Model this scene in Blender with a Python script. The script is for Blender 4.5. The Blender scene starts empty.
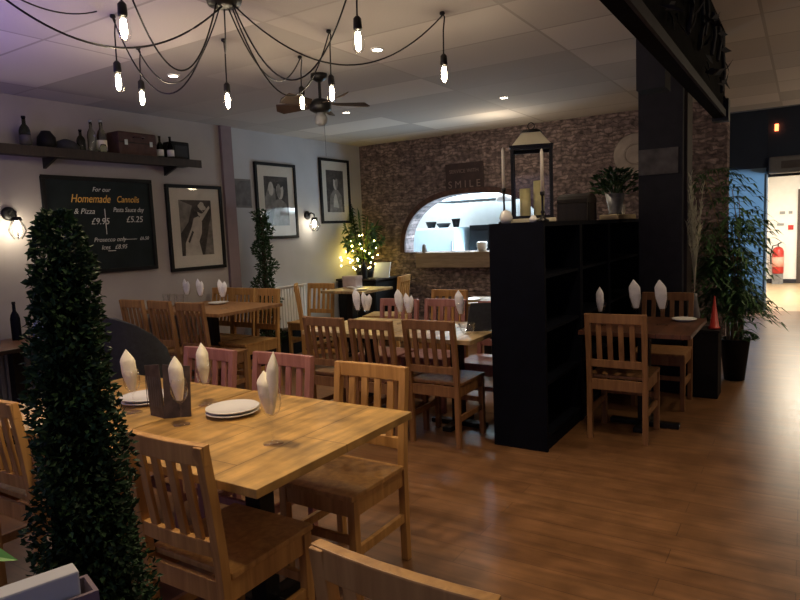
import bpy, bmesh, math, random
from mathutils import Vector, Matrix, Euler, Quaternion
random.seed(7)
S = bpy.context.scene
C = S.collection
PI = math.pi
R = math.radians

# ------------------------------------------------------------------ materials
def nt(name):
    m = bpy.data.materials.new(name); m.use_nodes = True
    n = m.node_tree.nodes; l = m.node_tree.links
    return m, n, l, n['Principled BSDF']
def plain(name, col, rough=.5, metal=0, var=.12, scale=12, bump=.0, spec=.5):
    """colour with a little noise mottling"""
    m, n, l, b = nt(name)
    b.inputs['Roughness'].default_value = rough; b.inputs['Metallic'].default_value = metal
    b.inputs['Specular IOR Level'].default_value = spec
    tc = n.new('ShaderNodeTexCoord'); no = n.new('ShaderNodeTexNoise'); no.inputs['Scale'].default_value = scale
    no.inputs['Detail'].default_value = 4
    cr = n.new('ShaderNodeValToRGB')
    cr.color_ramp.elements[0].position = .3; cr.color_ramp.elements[1].position = .7
    cr.color_ramp.elements[0].color = tuple(c*(1-var) for c in col)+(1,)
    cr.color_ramp.elements[1].color = tuple(min(1, c*(1+var)) for c in col)+(1,)
    l.new(tc.outputs['Object'], no.inputs['Vector']); l.new(no.outputs['Fac'], cr.inputs['Fac'])
    l.new(cr.outputs['Color'], b.inputs['Base Color'])
    if bump:
        bp = n.new('ShaderNodeBump'); bp.inputs['Strength'].default_value = bump; bp.inputs['Distance'].default_value = .01
        l.new(no.outputs['Fac'], bp.inputs['Height']); l.new(bp.outputs['Normal'], b.inputs['Normal'])
    return m
def wood(name, c1, c2, rough=.42, stretch=(30, 30, 2.5), bump=.08):
    m, n, l, b = nt(name)
    b.inputs['Roughness'].default_value = rough
    tc = n.new('ShaderNodeTexCoord'); mp = n.new('ShaderNodeMapping'); mp.inputs['Scale'].default_value = stretch
    no = n.new('ShaderNodeTexNoise'); no.inputs['Scale'].default_value = 1.; no.inputs['Detail'].default_value = 6; no.inputs['Distortion'].default_value = .6
    cr = n.new('ShaderNodeValToRGB')
    cr.color_ramp.elements[0].position = .3; cr.color_ramp.elements[1].position = .72
    cr.color_ramp.elements[0].color = c1+(1,); cr.color_ramp.elements[1].color = c2+(1,)
    l.new(tc.outputs['Object'], mp.inputs['Vector']); l.new(mp.outputs['Vector'], no.inputs['Vector'])
    l.new(no.outputs['Fac'], cr.inputs['Fac']); l.new(cr.outputs['Color'], b.inputs['Base Color'])
    bp = n.new('ShaderNodeBump'); bp.inputs['Strength'].default_value = bump; bp.inputs['Distance'].default_value = .003
    l.new(no.outputs['Fac'], bp.inputs['Height']); l.new(bp.outputs['Normal'], b.inputs['Normal'])
    return m
def emit(name, col, strength):
    m, n, l, b = nt(name)
    b.inputs['Base Color'].default_value = col+(1,)
    b.inputs['Emission Color'].default_value = col+(1,); b.inputs['Emission Strength'].default_value = strength
    return m
def glass(name, col=(1, 1, 1), ior=1.45, rough=0.0):
    m, n, l, b = nt(name)
    b.inputs['Base Color'].default_value = col+(1,); b.inputs['Roughness'].default_value = rough
    b.inputs['Transmission Weight'].default_value = 1; b.inputs['IOR'].default_value = ior
    return m
def pane(name, ior=1.9):
    """thin clear sheet: clear with a fresnel reflection"""
    m = bpy.data.materials.new(name); m.use_nodes = True; n = m.node_tree.nodes; l = m.node_tree.links
    n.clear(); o = n.new('ShaderNodeOutputMaterial'); mx = n.new('ShaderNodeMixShader'); lw = n.new('ShaderNodeLayerWeight'); lw.inputs['Blend'].default_value = .5
    pw = n.new('ShaderNodeMath'); pw.operation = 'POWER'; pw.inputs[1].default_value = 4; l.new(lw.outputs['Facing'], pw.inputs[0])
    fr = n.new('ShaderNodeMapRange'); fr.inputs[3].default_value = ((ior-1)/(ior+1))**2; fr.inputs[4].default_value = .9; l.new(pw.outputs[0], fr.inputs[0])
    t = n.new('ShaderNodeBsdfTransparent'); g = n.new('ShaderNodeBsdfGlossy'); g.inputs['Roughness'].default_value = .02
    l.new(fr.outputs[0], mx.inputs[0]); l.new(t.outputs[0], mx.inputs[1]); l.new(g.outputs[0], mx.inputs[2]); l.new(mx.outputs[0], o.inputs['Surface'])
    return m

def mat_floor():
    m, n, l, b = nt('floorboards')
    tc = n.new('ShaderNodeTexCoord')
    br = n.new('ShaderNodeTexBrick'); br.offset = .37; br.inputs['Scale'].default_value = 1
    br.inputs['Brick Width'].default_value = 1.3; br.inputs['Row Height'].default_value = .14; br.inputs['Mortar Size'].default_value = .0022
    br.inputs['Color1'].default_value = (.20, .10, .044, 1); br.inputs['Color2'].default_value = (.165, .08, .035, 1); br.inputs['Mortar'].default_value = (.11, .052, .024, 1)
    l.new(tc.outputs['Object'], br.inputs['Vector'])
    mp = n.new('ShaderNodeMapping'); mp.inputs['Scale'].default_value = (2.5, 26, 1); no = n.new('ShaderNodeTexNoise'); no.inputs['Scale'].default_value = 1; no.inputs['Detail'].default_value = 6
    l.new(tc.outputs['Object'], mp.inputs['Vector']); l.new(mp.outputs['Vector'], no.inputs['Vector'])
    n2 = n.new('ShaderNodeTexNoise'); n2.inputs['Scale'].default_value = 6; n2.inputs['Detail'].default_value = 5; l.new(tc.outputs['Object'], n2.inputs['Vector'])
    ad = n.new('ShaderNodeMath'); ad.operation = 'MULTIPLY'; l.new(no.outputs['Fac'], ad.inputs[0]); l.new(n2.outputs['Fac'], ad.inputs[1])
    mr = n.new('ShaderNodeMapRange'); mr.inputs[1].default_value = .1; mr.inputs[2].default_value = .42; mr.inputs[3].default_value = .62; mr.inputs[4].default_value = 1.35
    l.new(ad.outputs[0], mr.inputs[0])
    mx = n.new('ShaderNodeVectorMath'); mx.operation = 'SCALE'; l.new(br.outputs['Color'], mx.inputs[0]); l.new(mr.outputs[0], mx.inputs['Scale'])
    l.new(mx.outputs[0], b.inputs['Base Color'])
    r2 = n.new('ShaderNodeMapRange'); r2.inputs[3].default_value = .25; r2.inputs[4].default_value = .36; l.new(n2.outputs['Fac'], r2.inputs[0]); l.new(r2.outputs[0], b.inputs['Roughness'])
    bp = n.new('ShaderNodeBump'); bp.inputs['Strength'].default_value = .12; bp.inputs['Distance'].default_value = .004
    l.new(no.outputs['Fac'], bp.inputs['Height']); l.new(bp.outputs['Normal'], b.inputs['Normal'])
    return m
def mat_brick():
    m, n, l, b = nt('rough_stone_brick')
    tc = n.new('ShaderNodeTexCoord'); sp = n.new('ShaderNodeSeparateXYZ'); cb = n.new('ShaderNodeCombineXYZ')
    l.new(tc.outputs['Object'], sp.inputs[0]); l.new(sp.outputs[0], cb.inputs[0]); l.new(sp.outputs[2], cb.inputs[1])
    dn = n.new('ShaderNodeTexNoise'); dn.inputs['Scale'].default_value = 9; l.new(cb.outputs[0], dn.inputs['Vector'])
    ds = n.new('ShaderNodeVectorMath'); ds.operation = 'SCALE'; ds.inputs['Scale'].default_value = .12; l.new(dn.outputs['Color'], ds.inputs[0])
    da = n.new('ShaderNodeVectorMath'); l.new(cb.outputs[0], da.inputs[0]); l.new(ds.outputs[0], da.inputs[1])
    br = n.new('ShaderNodeTexBrick'); br.inputs['Scale'].default_value = 1; br.inputs['Brick Width'].default_value = .12; br.inputs['Row Height'].default_value = .045
    br.inputs['Mortar Size'].default_value = .009; br.inputs['Mortar Smooth'].default_value = .5
    br.inputs['Color1'].default_value = (.25, .185, .175, 1); br.inputs['Color2'].default_value = (.12, .085, .085, 1); br.inputs['Mortar'].default_value = (.12, .09, .088, 1)
    l.new(da.outputs[0], br.inputs['Vector'])
    no = n.new('ShaderNodeTexNoise'); no.inputs['Scale'].default_value = 16; no.inputs['Detail'].default_value = 6; l.new(tc.outputs['Object'], no.inputs['Vector'])
    mr = n.new('ShaderNodeMapRange'); mr.inputs[1].default_value = .3; mr.inputs[2].default_value = .7; mr.inputs[3].default_value = .4; mr.inputs[4].default_value = 1.7; l.new(no.outputs['Fac'], mr.inputs[0])
    mx = n.new('ShaderNodeVectorMath'); mx.operation = 'SCALE'; l.new(br.outputs['Color'], mx.inputs[0]); l.new(mr.outputs[0], mx.inputs['Scale'])
    l.new(mx.outputs[0], b.inputs['Base Color']); b.inputs['Roughness'].default_value = .8
    sb = n.new('ShaderNodeMath'); sb.operation = 'SUBTRACT'; l.new(no.outputs['Fac'], sb.inputs[0]); l.new(br.outputs['Fac'], sb.inputs[1])
    bp = n.new('ShaderNodeBump'); bp.inputs['Strength'].default_value = .9; bp.inputs['Distance'].default_value = .02
    l.new(sb.outputs[0], bp.inputs['Height']); l.new(bp.outputs['Normal'], b.inputs['Normal'])
    return m
def mat_ceiling():
    m, n, l, b = nt('ceiling_tiles')
    tc = n.new('ShaderNodeTexCoord'); mp = n.new('ShaderNodeMapping'); mp.inputs['Location'].default_value = (.25, .18, 0)
    l.new(tc.outputs['Object'], mp.inputs['Vector'])
    br = n.new('ShaderNodeTexBrick'); br.offset = 0; br.inputs['Scale'].default_value = 1; br.inputs['Brick Width'].default_value = 1.2; br.inputs['Row Height'].default_value = .6
    br.inputs['Mortar Size'].default_value = .01; br.inputs['Color1'].default_value = (.60, .56, .52, 1); br.inputs['Color2'].default_value = (.36, .335, .315, 1); br.inputs['Mortar'].default_value = (.37, .34, .31, 1)
    l.new(mp.outputs[0], br.inputs['Vector'])
    no = n.new('ShaderNodeTexNoise'); no.inputs['Scale'].default_value = 60; l.new(tc.outputs['Object'], no.inputs['Vector'])
    bp = n.new('ShaderNodeBump'); bp.inputs['Strength'].default_value = .25; bp.inputs['Distance'].default_value = .005
    l.new(no.outputs['Fac'], bp.inputs['Height']); l.new(bp.outputs['Normal'], b.inputs['Normal'])
    l.new(br.outputs['Color'], b.inputs['Base Color']); b.inputs['Roughness'].default_value = .9
    return m
def mat_boards(name, cols, bw, rough=.38):
    """table top boards running along local Y, each board its own tone"""
    m, n, l, b = nt(name)
    tc = n.new('ShaderNodeTexCoord'); sp = n.new('ShaderNodeSeparateXYZ'); cb = n.new('ShaderNodeCombineXYZ')
    l.new(tc.outputs['Object'], sp.inputs[0]); l.new(sp.outputs[1], cb.inputs[0]); l.new(sp.outputs[0], cb.inputs[1])
    br = n.new('ShaderNodeTexBrick'); br.offset = .45; br.inputs['Scale'].default_value = 1; br.inputs['Brick Width'].default_value = .72; br.inputs['Row Height'].default_value = bw
    br.inputs['Mortar Size'].default_value = .0018; br.inputs['Color1'].default_value = cols[0]+(1,); br.inputs['Color2'].default_value = cols[1]+(1,); br.inputs['Mortar'].default_value = cols[2]+(1,)
    l.new(cb.outputs[0], br.inputs['Vector'])
    mp = n.new('ShaderNodeMapping'); mp.inputs['Scale'].default_value = (22, 3, 3); no = n.new('ShaderNodeTexNoise'); no.inputs['Scale'].default_value = 1; no.inputs['Detail'].default_value = 6
    l.new(tc.outputs['Object'], mp.inputs[0]); l.new(mp.outputs[0], no.inputs['Vector'])
    n2 = n.new('ShaderNodeTexNoise'); n2.inputs['Scale'].default_value = 7; n2.inputs['Detail'].default_value = 3; l.new(tc.outputs['Object'], n2.inputs['Vector'])
    ad = n.new('ShaderNodeMath'); ad.operation = 'MULTIPLY'; l.new(no.outputs['Fac'], ad.inputs[0]); l.new(n2.outputs['Fac'], ad.inputs[1])
    mr = n.new('ShaderNodeMapRange'); mr.inputs[1].default_value = .12; mr.inputs[2].default_value = .36; mr.inputs[3].default_value = .45; mr.inputs[4].default_value = 1.2; l.new(ad.outputs[0], mr.inputs[0])
    mx = n.new('ShaderNodeVectorMath'); mx.operation = 'SCALE'; l.new(br.outputs['Color'], mx.inputs[0]); l.new(mr.outputs[0], mx.inputs['Scale'])
    l.new(mx.outputs[0], b.inputs['Base Color']); b.inputs['Roughness'].default_value = rough
    return m

M = {}
M['floor'] = mat_floor(); M['brick'] = mat_brick(); M['ceil'] = mat_ceiling()
M['wall'] = plain('grey_plaster', (.36, .335, .33), .85, var=.06, scale=3)
M['wallr'] = plain('pale_plaster', (.42, .43, .46), .8, var=.05, scale=3)
M['navy'] = plain('navy_paint', (.003, .004, .009), .7, var=.2, spec=.1)
M['navy2'] = plain('grey_navy_paint', (.02, .021, .03), .7, var=.15, spec=.3)
M['blue'] = plain('lit_blue_wall', (.2, .34, .5), .7, var=.08, scale=4)  # lower far wall: paler blue with the light on it painted in
M['darkblue'] = plain('dark_blue_wall_paint', (.03, .05, .09), .7, var=.1, scale=4)
M['black'] = plain('black_paint', (.008, .008, .009), .6, var=.2, spec=.2)
M['matt'] = plain('matt_black_timber', (.006, .006, .006), .95, var=.3, spec=.05)
M['iron'] = plain('black_metal', (.02, .02, .021), .4, metal=.6)
M['white'] = plain('white_paint', (.75, .75, .74), .5, var=.03)
M['ceramic'] = plain('white_ceramic', (.8, .8, .78), .15, var=.02)
M['cream'] = plain('cream_metal', (.62, .58, .42), .5, var=.06)
M['linen'] = plain('cream_linen', (.92, .88, .70), .9, var=.05, scale=40, bump=.3)
M['linenw'] = plain('white_linen', (.8, .8, .84), .9, var=.05, scale=40, bump=.3)
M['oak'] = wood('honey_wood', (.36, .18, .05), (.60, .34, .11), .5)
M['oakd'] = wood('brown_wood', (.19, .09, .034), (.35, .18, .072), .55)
M['pink'] = wood('dusty_pink_wood', (.30, .12, .10), (.46, .22, .19))
M['darkwood'] = wood('dark_wood', (.010, .006, .005), (.03, .017, .012), .6)
M['board_a'] = mat_boards('rustic_oak_boards', ((.60, .37, .115), (.47, .27, .075), (.22, .12, .035)), .245)
M['board_m'] = mat_boards('pale_boards', ((.52, .38, .2), (.42, .28, .13), (.1, .05, .02)), .2)
M['board_r'] = mat_boards('dark_boards', ((.13, .055, .03), (.10, .04, .022), (.02, .01, .006)), .15)
M['leaf'] = plain('dark_green_leaf', (.018, .05, .018), .6, var=.5, scale=30, spec=.3)
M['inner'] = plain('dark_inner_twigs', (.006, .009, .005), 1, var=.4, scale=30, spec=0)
M['leaf2'] = plain('mid_green_leaf', (.045, .11, .035), .45, var=.4, scale=12)
M['leafb'] = plain('bright_green_leaf', (.16, .42, .10), .5, var=.2)
M['leafp'] = plain('pale_dry_leaf', (.45, .45, .34), .8, var=.2)
M['bark'] = plain('bark', (.05, .035, .02), .8, var=.3)
M['cane'] = plain('cane_stem', (.22, .16, .09), .6, var=.3)
M['glass'] = pane('clear_glass', 1.55)
M['bottleg'] = glass('dark_bottle_glass', (.10, .13, .07))
M['bottlec'] = glass('pale_bottle_glass', (.75, .8, .65))
M['pane'] = pane('picture_glass', 2.1)
M['paneclear'] = pane('lantern_glass', 1.4)
M['slate'] = plain('chalkboard_slate', (.013, .02, .022), .8, var=.25, scale=5, spec=.2)
M['mount'] = plain('picture_mount', (.62, .59, .53), .9, var=.02)
M['p_dark'] = plain('print_dark', (.045, .042, .04), .8, var=.5, scale=9)
M['p_mid'] = plain('print_grey', (.19, .18, .165), .8, var=.4, scale=14)
M['p_light'] = plain('print_pale', (.5, .47, .42), .8, var=.15, scale=12)
M['chalk'] = plain('white_chalk', (.62, .64, .62), .9, var=.2, scale=60)
M['chalky'] = plain('yellow_chalk', (.85, .5, .12), .9, var=.2, scale=60)
M['bulb'] = emit('bulb_glow', (1, .86, .62), 14)
M['fil'] = emit('filament_glow', (1, .82, .52), 60)
M['spot'] = emit('downlight_glow', (1, .88, .68), 22)
M['fairy'] = emit('fairy_glow', (1, .82, .32), 26)
M['kitlamp'] = emit('kitchen_panel_glow', (.86, .96, 1), 14)
M['corlamp'] = emit('corridor_panel_glow', (1, .9, .74), 26)
M['led'] = emit('red_indicator', (1, .18, .06), 5)
M['steel'] = plain('brushed_steel', (.55, .62, .66), .35, metal=.7, var=.05)
M['fridge'] = plain('pale_blue_enamel', (.62, .8, .88), .35, var=.03)
M['red'] = plain('red_enamel', (.42, .03, .022), .35, var=.1)
M['coral'] = plain('pale_red_label', (.75, .35, .28), .6, var=.05)
M['suit'] = plain('brown_leather', (.06, .026, .022), .6, var=.3, scale=20)
M['wax'] = plain('ivory_wax', (.8, .77, .68), .5, var=.03)
M['waxy'] = plain('yellow_wax', (.55, .5, .22), .5, var=.1)
M['charcoal'] = plain('charcoal_fabric', (.03, .032, .038), .9, var=.2, scale=40)
M['menu'] = plain('dark_menu_cover', (.07, .052, .048), .5, var=.5, scale=18)
M['paper'] = plain('white_paper', (.62, .66, .7), .7, var=.03)
M['lilac'] = plain('lilac_card', (.22, .17, .21), .8, var=.05)
M['ink'] = plain('dark_ink', (.04, .035, .045), .8)
M['plaqued'] = plain('dark_plaque', (.035, .018, .018), .6, var=.3)
M['plaquet'] = plain('plaque_lettering', (.2, .15, .14), .8)
M['greyp'] = plain('grey_plaque', (.10, .095, .10), .8, var=.4, scale=10)
M['greysm'] = plain('grey_sheet', (.14, .13, .13), .8, var=.15, scale=8)
M['disc'] = plain('pale_stone_disc', (.33, .28, .25), .8, var=.2, scale=8)
M['timber'] = wood('weathered_timber', (.17, .12, .08), (.30, .22, .15), .7, (3, 30, 30))
M['plank'] = wood('pale_plank', (.4, .3, .17), (.58, .46, .28), .7, (3, 30, 30))
M['galv'] = plain('grey_galvanised', (.2, .2, .21), .5, metal=.3, var=.3, scale=20)
M['soil'] = plain('soil', (.02, .014, .01), 1, var=.3)
M['fan'] = plain('brown_fan_blade', (.06, .04, .03), .5, var=.2)
M['vent'] = plain('grey_casing', (.25, .26, .27), .5, var=.1)
M['yel'] = plain('yellow_fabric', (.55, .42, .04), .9, var=.3, scale=10)
M['corfloor'] = plain('beige_vinyl', (.42, .32, .2), .3, var=.1, scale=3)
M['bluegl'] = plain('pale_blue_glass', (.22, .27, .42), .15)

# ------------------------------------------------------------------ mesh building
class MB:
    def __init__(s): s.v = []; s.f = []; s.mi = []; s.mats = []; s.cur = 0; s.sm = []
    def mat(s, m):
        if m not in s.mats: s.mats.append(m)
        s.cur = s.mats.index(m); return s
    def add(s, vs, fs, smooth=False):
        o = len(s.v); s.v += [tuple(v) for v in vs]
        for f in fs: s.f.append(tuple(i+o for i in f)); s.mi.append(s.cur); s.sm.append(smooth)
        return s
    def box(s, x0, x1, y0, y1, z0, z1):
        vs = [(x, y, z) for x in (x0, x1) for y in (y0, y1) for z in (z0, z1)]
        return s.add(vs, [(0, 1, 3, 2), (4, 6, 7, 5), (0, 4, 5, 1), (2, 3, 7, 6), (0, 2, 6, 4), (1, 5, 7, 3)])
    def bar(s, a, b, w, d, up=(0, 0, 1)):
        a = Vector(a); b = Vector(b); t = (b-a).normalized(); u = Vector(up)
        if abs(t.dot(u)) > .98: u = Vector((0, 1, 0))
        x = t.cross(u).normalized(); y = x.cross(t).normalized(); vs = []
        for p in (a, b):
            for i, j in ((-1, -1), (1, -1), (1, 1), (-1, 1)): vs.append(p+x*i*w/2+y*j*d/2)
        return s.add(vs, [(3, 2, 1, 0), (4, 5, 6, 7), (0, 1, 5, 4), (1, 2, 6, 5), (2, 3, 7, 6), (3, 0, 4, 7)])
    def sweep(s, pts, w, d, up=(0, 0, 1)):
        """rectangular bar along a polyline"""
        P = [Vector(p) for p in pts]; vs = []; fs = []
        for i, p in enumerate(P):
            t = (P[min(i+1, len(P)-1)]-P[max(i-1, 0)]).normalized(); u = Vector(up)
            x = t.cross(u).normalized(); y = x.cross(t).normalized()
            for a, b in ((-1, -1), (1, -1), (1, 1), (-1, 1)): vs.append(p+x*a*w/2+y*b*d/2)
        for i in range(len(P)-1):
            for k in range(4): fs.append((i*4+k, i*4+(k+1) % 4, i*4+4+(k+1) % 4, i*4+4+k))
        n = len(P)*4; fs += [(3, 2, 1, 0), (n-4, n-3, n-2, n-1)]
        return s.add(vs, fs)
    def tube(s, pts, r, n=8, r2=None):
        P = [Vector(p) for p in pts]; vs = []; fs = []; L = len(P)
        ref = Vector((.31, .77, .55)).normalized()
        for i, p in enumerate(P):
            t = (P[min(i+1, L-1)]-P[max(i-1, 0)]).normalized()
            x = t.cross(ref).normalized(); y = x.cross(t)
            rr = r if r2 is None else r+(r2-r)*i/(L-1)
            for k in range(n):
                a = 2*PI*k/n; vs.append(p+x*math.cos(a)*rr+y*math.sin(a)*rr)
        for i in range(L-1):
            for k in range(n): fs.append((i*n+k, i*n+(k+1) % n, (i+1)*n+(k+1) % n, (i+1)*n+k))
        s.add(vs, fs, True)
        return s.add([vs[k] for k in range(n)]+[vs[(L-1)*n+k] for k in range(n)], [tuple(range(n-1, -1, -1)), tuple(range(n, 2*n))])
    def lathe(s, prof, c=(0, 0, 0), n=24, closed=False, smooth=True, ang0=0):
        vs = []; fs = []; L = len(prof)
        for r, z in prof:
            for k in range(n):
                a = 2*PI*k/n+ang0; vs.append((c[0]+r*math.cos(a), c[1]+r*math.sin(a), c[2]+z))
        for i in range(L-1 if not closed else L):
            j = (i+1) % L
            for k in range(n): fs.append((i*n+k, i*n+(k+1) % n, j*n+(k+1) % n, j*n+k))
        if not closed:
            if prof[0][0] > 1e-6: fs.append(tuple(range(n-1, -1, -1)))
            if prof[-1][0] > 1e-6: fs.append(tuple((L-1)*n+k for k in range(n)))
        return s.add(vs, fs, smooth)
    def poly(s, pts): return s.add(pts, [tuple(range(len(pts)))])
    def prism(s, pts, off):
        n = len(pts); o = Vector(off); vs = [Vector(p) for p in pts]; vs += [p+o for p in vs]
        fs = [tuple(range(n-1, -1, -1)), tuple(range(n, 2*n))]+[(i, (i+1) % n, n+(i+1) % n, n+i) for i in range(n)]
        return s.add(vs, fs)
    def leaf(s, p, d, nrm, L, W, segs=1, droop=0):
        """a creased pointed leaf"""
        p = Vector(p); d = Vector(d).normalized(); x = d.cross(Vector(nrm)).normalized(); u = x.cross(d)
        m = p+d*L*.45+u*droop*L*.1; t = p+d*L-Vector((0, 0, droop*L*.4))
        vs = [p, m+x*W/2+u*W*.18, t, m-x*W/2+u*W*.18, m]
        return s.add(vs, [(0, 1, 4), (1, 2, 4), (0, 4, 3), (4, 2, 3)])
    def build(s, name, mat=None, parent=None, bevel=0, loc=None):
        me = bpy.data.meshes.new(name); me.from_pydata(s.v, [], s.f)
        if mat is not None: s.mats = [mat]; s.mi = [0]*len(s.f)
        for m in s.mats: me.materials.append(m)
        me.polygons.foreach_set('material_index', s.mi); me.polygons.foreach_set('use_smooth', s.sm)
        bm = bmesh.new(); bm.from_mesh(me)
        if bevel:
            bmesh.ops.bevel(bm, geom=[e for e in bm.edges if len(e.link_faces) == 2 and e.calc_face_angle(0) > .6], offset=bevel, segments=2, affect='EDGES', profile=.6)
        bmesh.ops.recalc_face_normals(bm, faces=bm.faces); bm.to_mesh(me); bm.free()
        o = bpy.data.objects.new(name, me); C.objects.link(o)
        if parent: o.parent = parent
        if loc: o.location = loc
        return o
def tag(o, label=None, cat=None, group=None, kind=None):
    if label: o['label'] = label
    if cat: o['category'] = cat
    if group: o['group'] = group
    if kind: o['kind'] = kind
    return o
def empty(name, loc=(0, 0, 0), rz=0, sc=1):
    o = bpy.data.objects.new(name, None); C.objects.link(o); o.location = loc; o.rotation_euler = (0, 0, rz); o.scale = (sc,)*3; o.empty_display_size = .05
    return o
def copy_tree(o, parent=None):
    c = o.copy(); C.objects.link(c)
    if parent is not None: c.parent = parent
    for ch in list(o.children): copy_tree(ch, c)
    return c
def struct(o): o['kind'] = 'structure'; return o
def sbox(name, m, *a, bevel=0): return struct(MB().box(*a).build(name, m, bevel=bevel))
def text(name, body, size, m, loc, rot, parent=None, shear=0, ext=.0006, align='CENTER', sx=1):
    cu = bpy.data.curves.new(name, 'FONT'); cu.body = body; cu.size = size; cu.align_x = align; cu.align_y = 'CENTER'; cu.shear = shear; cu.extrude = ext
    t = bpy.data.objects.new(name, cu); C.objects.link(t); bpy.context.view_layer.update()
    me = bpy.data.meshes.new_from_object(t.evaluated_get(bpy.context.evaluated_depsgraph_get())); bpy.data.objects.remove(t)
    me.materials.clear(); me.materials.append(m)
    o = bpy.data.objects.new(name, me); C.objects.link(o); o.location = loc; o.rotation_euler = rot; o.scale = (sx, 1, 1)
    if parent: o.parent = parent
    return o
def smooth_pts(a, b, sag, n=20):
    a = Vector(a); b = Vector(b)
    return [a.lerp(b, t/n)-Vector((0, 0, sag*4*(t/n)*(1-t/n))) for t in range(n+1)]

H = 2.7; XL = -5.4; YB = 7.55
# ------------------------------------------------------------------ room shell
sbox('floor', M['floor'], XL-.2, 3.4, -1.6, 11.4, -.1, 0)
sbox('floor_corridor', M['corfloor'], -1.2, 1.6, 11.4, 16.2, -.1, 0)
sbox('ceiling', M['ceil'], XL-.2, 3.4, -1.6, 8.6, H, H+.1)
sbox('ceiling_back', M['ceil'], -1.75, 3.4, 8.6, 11.4, 3.3, 3.4)
sbox('ceiling_step', M['darkblue'], -1.75, 3.4, 8.6, 8.7, H+.0, 3.3)
sbox('ceiling_corridor', M['ceil'], -1.2, 1.6, 11.55, 16.2, 2.5, 2.6)
sbox('wall_left', M['wall'], XL-.15, XL, -1.6, 4.95, 0, H)
sbox('wall_left_rear', M['wallr'], XL-.15, XL, 5.10, YB+.2, 0, H)
sbox('trim_1', plain('mauve_pilaster', (.21, .16, .18), .8, var=.05), XL-.15, XL+.035, 4.95, 5.10, 0, H)
sbox('baseboard_left', M['black'], XL, XL+.02, 5.10, YB, 0, .3)
sbox('wall_right', M['wall'], 3.4, 3.55, -1.6, 11.4, 0, 3.4)
sbox('wall_front_left', M['wall'], XL-.15, -4.2, -1.75, -1.6, 0, H)
sbox('wall_front_right', M['wall'], 2.6, 3.55, -1.75, -1.6, 0, H)
sbox('wall_front_low', M['wall'], -4.2, 2.6, -1.75, -1.6, 0, .7)
sbox('wall_front_top', M['wall'], -4.2, 2.6, -1.75, -1.6, 2.3, H)
# brick wall with arched opening
XR = -.70
def arch(n=28, grow=0.):
    cx, w, h0, hh = -3.66, 1.03+grow, 1.18, .75+grow
    return [(cx+w*math.copysign(abs(math.cos(a))**.78, math.cos(a)), h0+hh*abs(math.sin(a))**.85) for a in [PI-PI*i/n for i in range(n+1)]]
A = arch()
mb = MB()
th = .22
mb.box(XL-.15, A[0][0], YB, YB+th, 0, H); mb.box(A[-1][0], XR, YB, YB+th, 0, H); mb.box(A[0][0], A[-1][0], YB, YB+th, 0, 1.18)
for (xa, za), (xb, zb) in zip(A[:-1], A[1:]):
    for y, f in ((YB, 0), (YB+th, 1)):
        mb.poly([(xa, y, za), (xb, y, zb), (xb, y, H), (xa, y, H)])
    mb.poly([(xa, YB, za), (xb, YB, zb), (xb, YB+th, zb), (xa, YB+th, za)])
struct(mb.build('wall_back', M['brick']))
mb = MB(); A2 = arch(grow=.07)
for i in range(len(A)-1):
    q = [(A[i][0], YB-.03, A[i][1]), (A[i+1][0], YB-.03, A[i+1][1]), (A2[i+1][0], YB-.03, A2[i+1][1]), (A2[i][0], YB-.03, A2[i][1])]
    mb.prism(q, (0, .04, 0))
struct(mb.build('trim_2', plain('dark_arch_brick', (.07, .035, .03), .8, var=.4, scale=20)))
sbox('wall_back_return', M['darkblue'], -1.75, -1.6, YB+th, 11.4, 0, 3.4)
# hatch shelf
o = MB().box(-4.46, -2.62, YB-.12, YB-.001, .97, 1.175).build('hatch_shelf', M['timber'], bevel=.008)
tag(o, 'weathered timber beam forming the ledge below the arched serving hatch', 'shelf')
# kitchen
sbox('wall_kitchen_back', M['white'], -6.6, -1.85, 9.9, 10., 0, 2.7)
sbox('wall_kitchen_left', M['white'], -6.7, -6.6, YB+th, 10, 0, 2.7)
sbox('wall_kitchen_right', M['white'], -1.85, -1.751, YB+th, 10, 0, 2.7)
sbox('floor_kitchen', M['corfloor'], -6.6, -1.85, YB+th, 9.9, -.1, 0)
sbox('ceiling_kitchen', M['white'], -6.6, -1.85, YB+th, 9.9, 2.6, 2.7)
f = empty('kitchen_fridge', (-4.75, 8.95, 0))
MB().box(-.48, .30, -.3, .3, .05, 1.5).build('body', M['fridge'], f, bevel=.02)
MB().box(-.47, .29, -.335, -.303, .75, 1.49).build('door', M['fridge'], f, bevel=.01)
MB().box(-.47, .29, -.335, -.303, .07, .73).build('door', M['fridge'], f, bevel=.01)
MB().bar((.24, -.36, .85), (.24, -.36, 1.3), .02, .02).build('handle', M['steel'], f)
MB().box(-.45, .27, -.28, .28, 0, .05).build('plinth', M['black'], f)
tag(f, 'pale blue white kitchen fridge seen through the arched hatch', 'fridge')
for i, (x, w, h, nm, lb, mt) in enumerate([(-5.0, .09, .1, 'mixing_bowl', 'dark bowl on the left end of the fridge top', 'black'), (-4.78, .12, .07, 'cooking_tray', 'dark low tray on the fridge top beside the bowl', 'charcoal'), (-4.56, .07, .13, 'storage_tub', 'dark tub on the right end of the fridge top', 'black')]):
    o = MB().lathe([(w*.6, 0), (w, h), (w*.93, h), (w*.55, .01), (0, .01)], n=20).build(nm, M[mt], loc=(x, 8.85, 1.502)); tag(o, lb, 'kitchenware')
o = MB().box(-4.36, -3.0, 8.9, 9.6, 0.05, 1.52).box(-4.34, -3.02, 8.88, 8.9, .4, 1.45).box(-4.3, -3.05, 8.95, 9.55, 0, .05).build('kitchen_oven', M['black'], bevel=.01)
tag(o, 'dark tall kitchen oven unit to the right of the pale fridge', 'oven')
hd = empty('extractor_hood', (-3.9, 8.9, 1.9))
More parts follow.
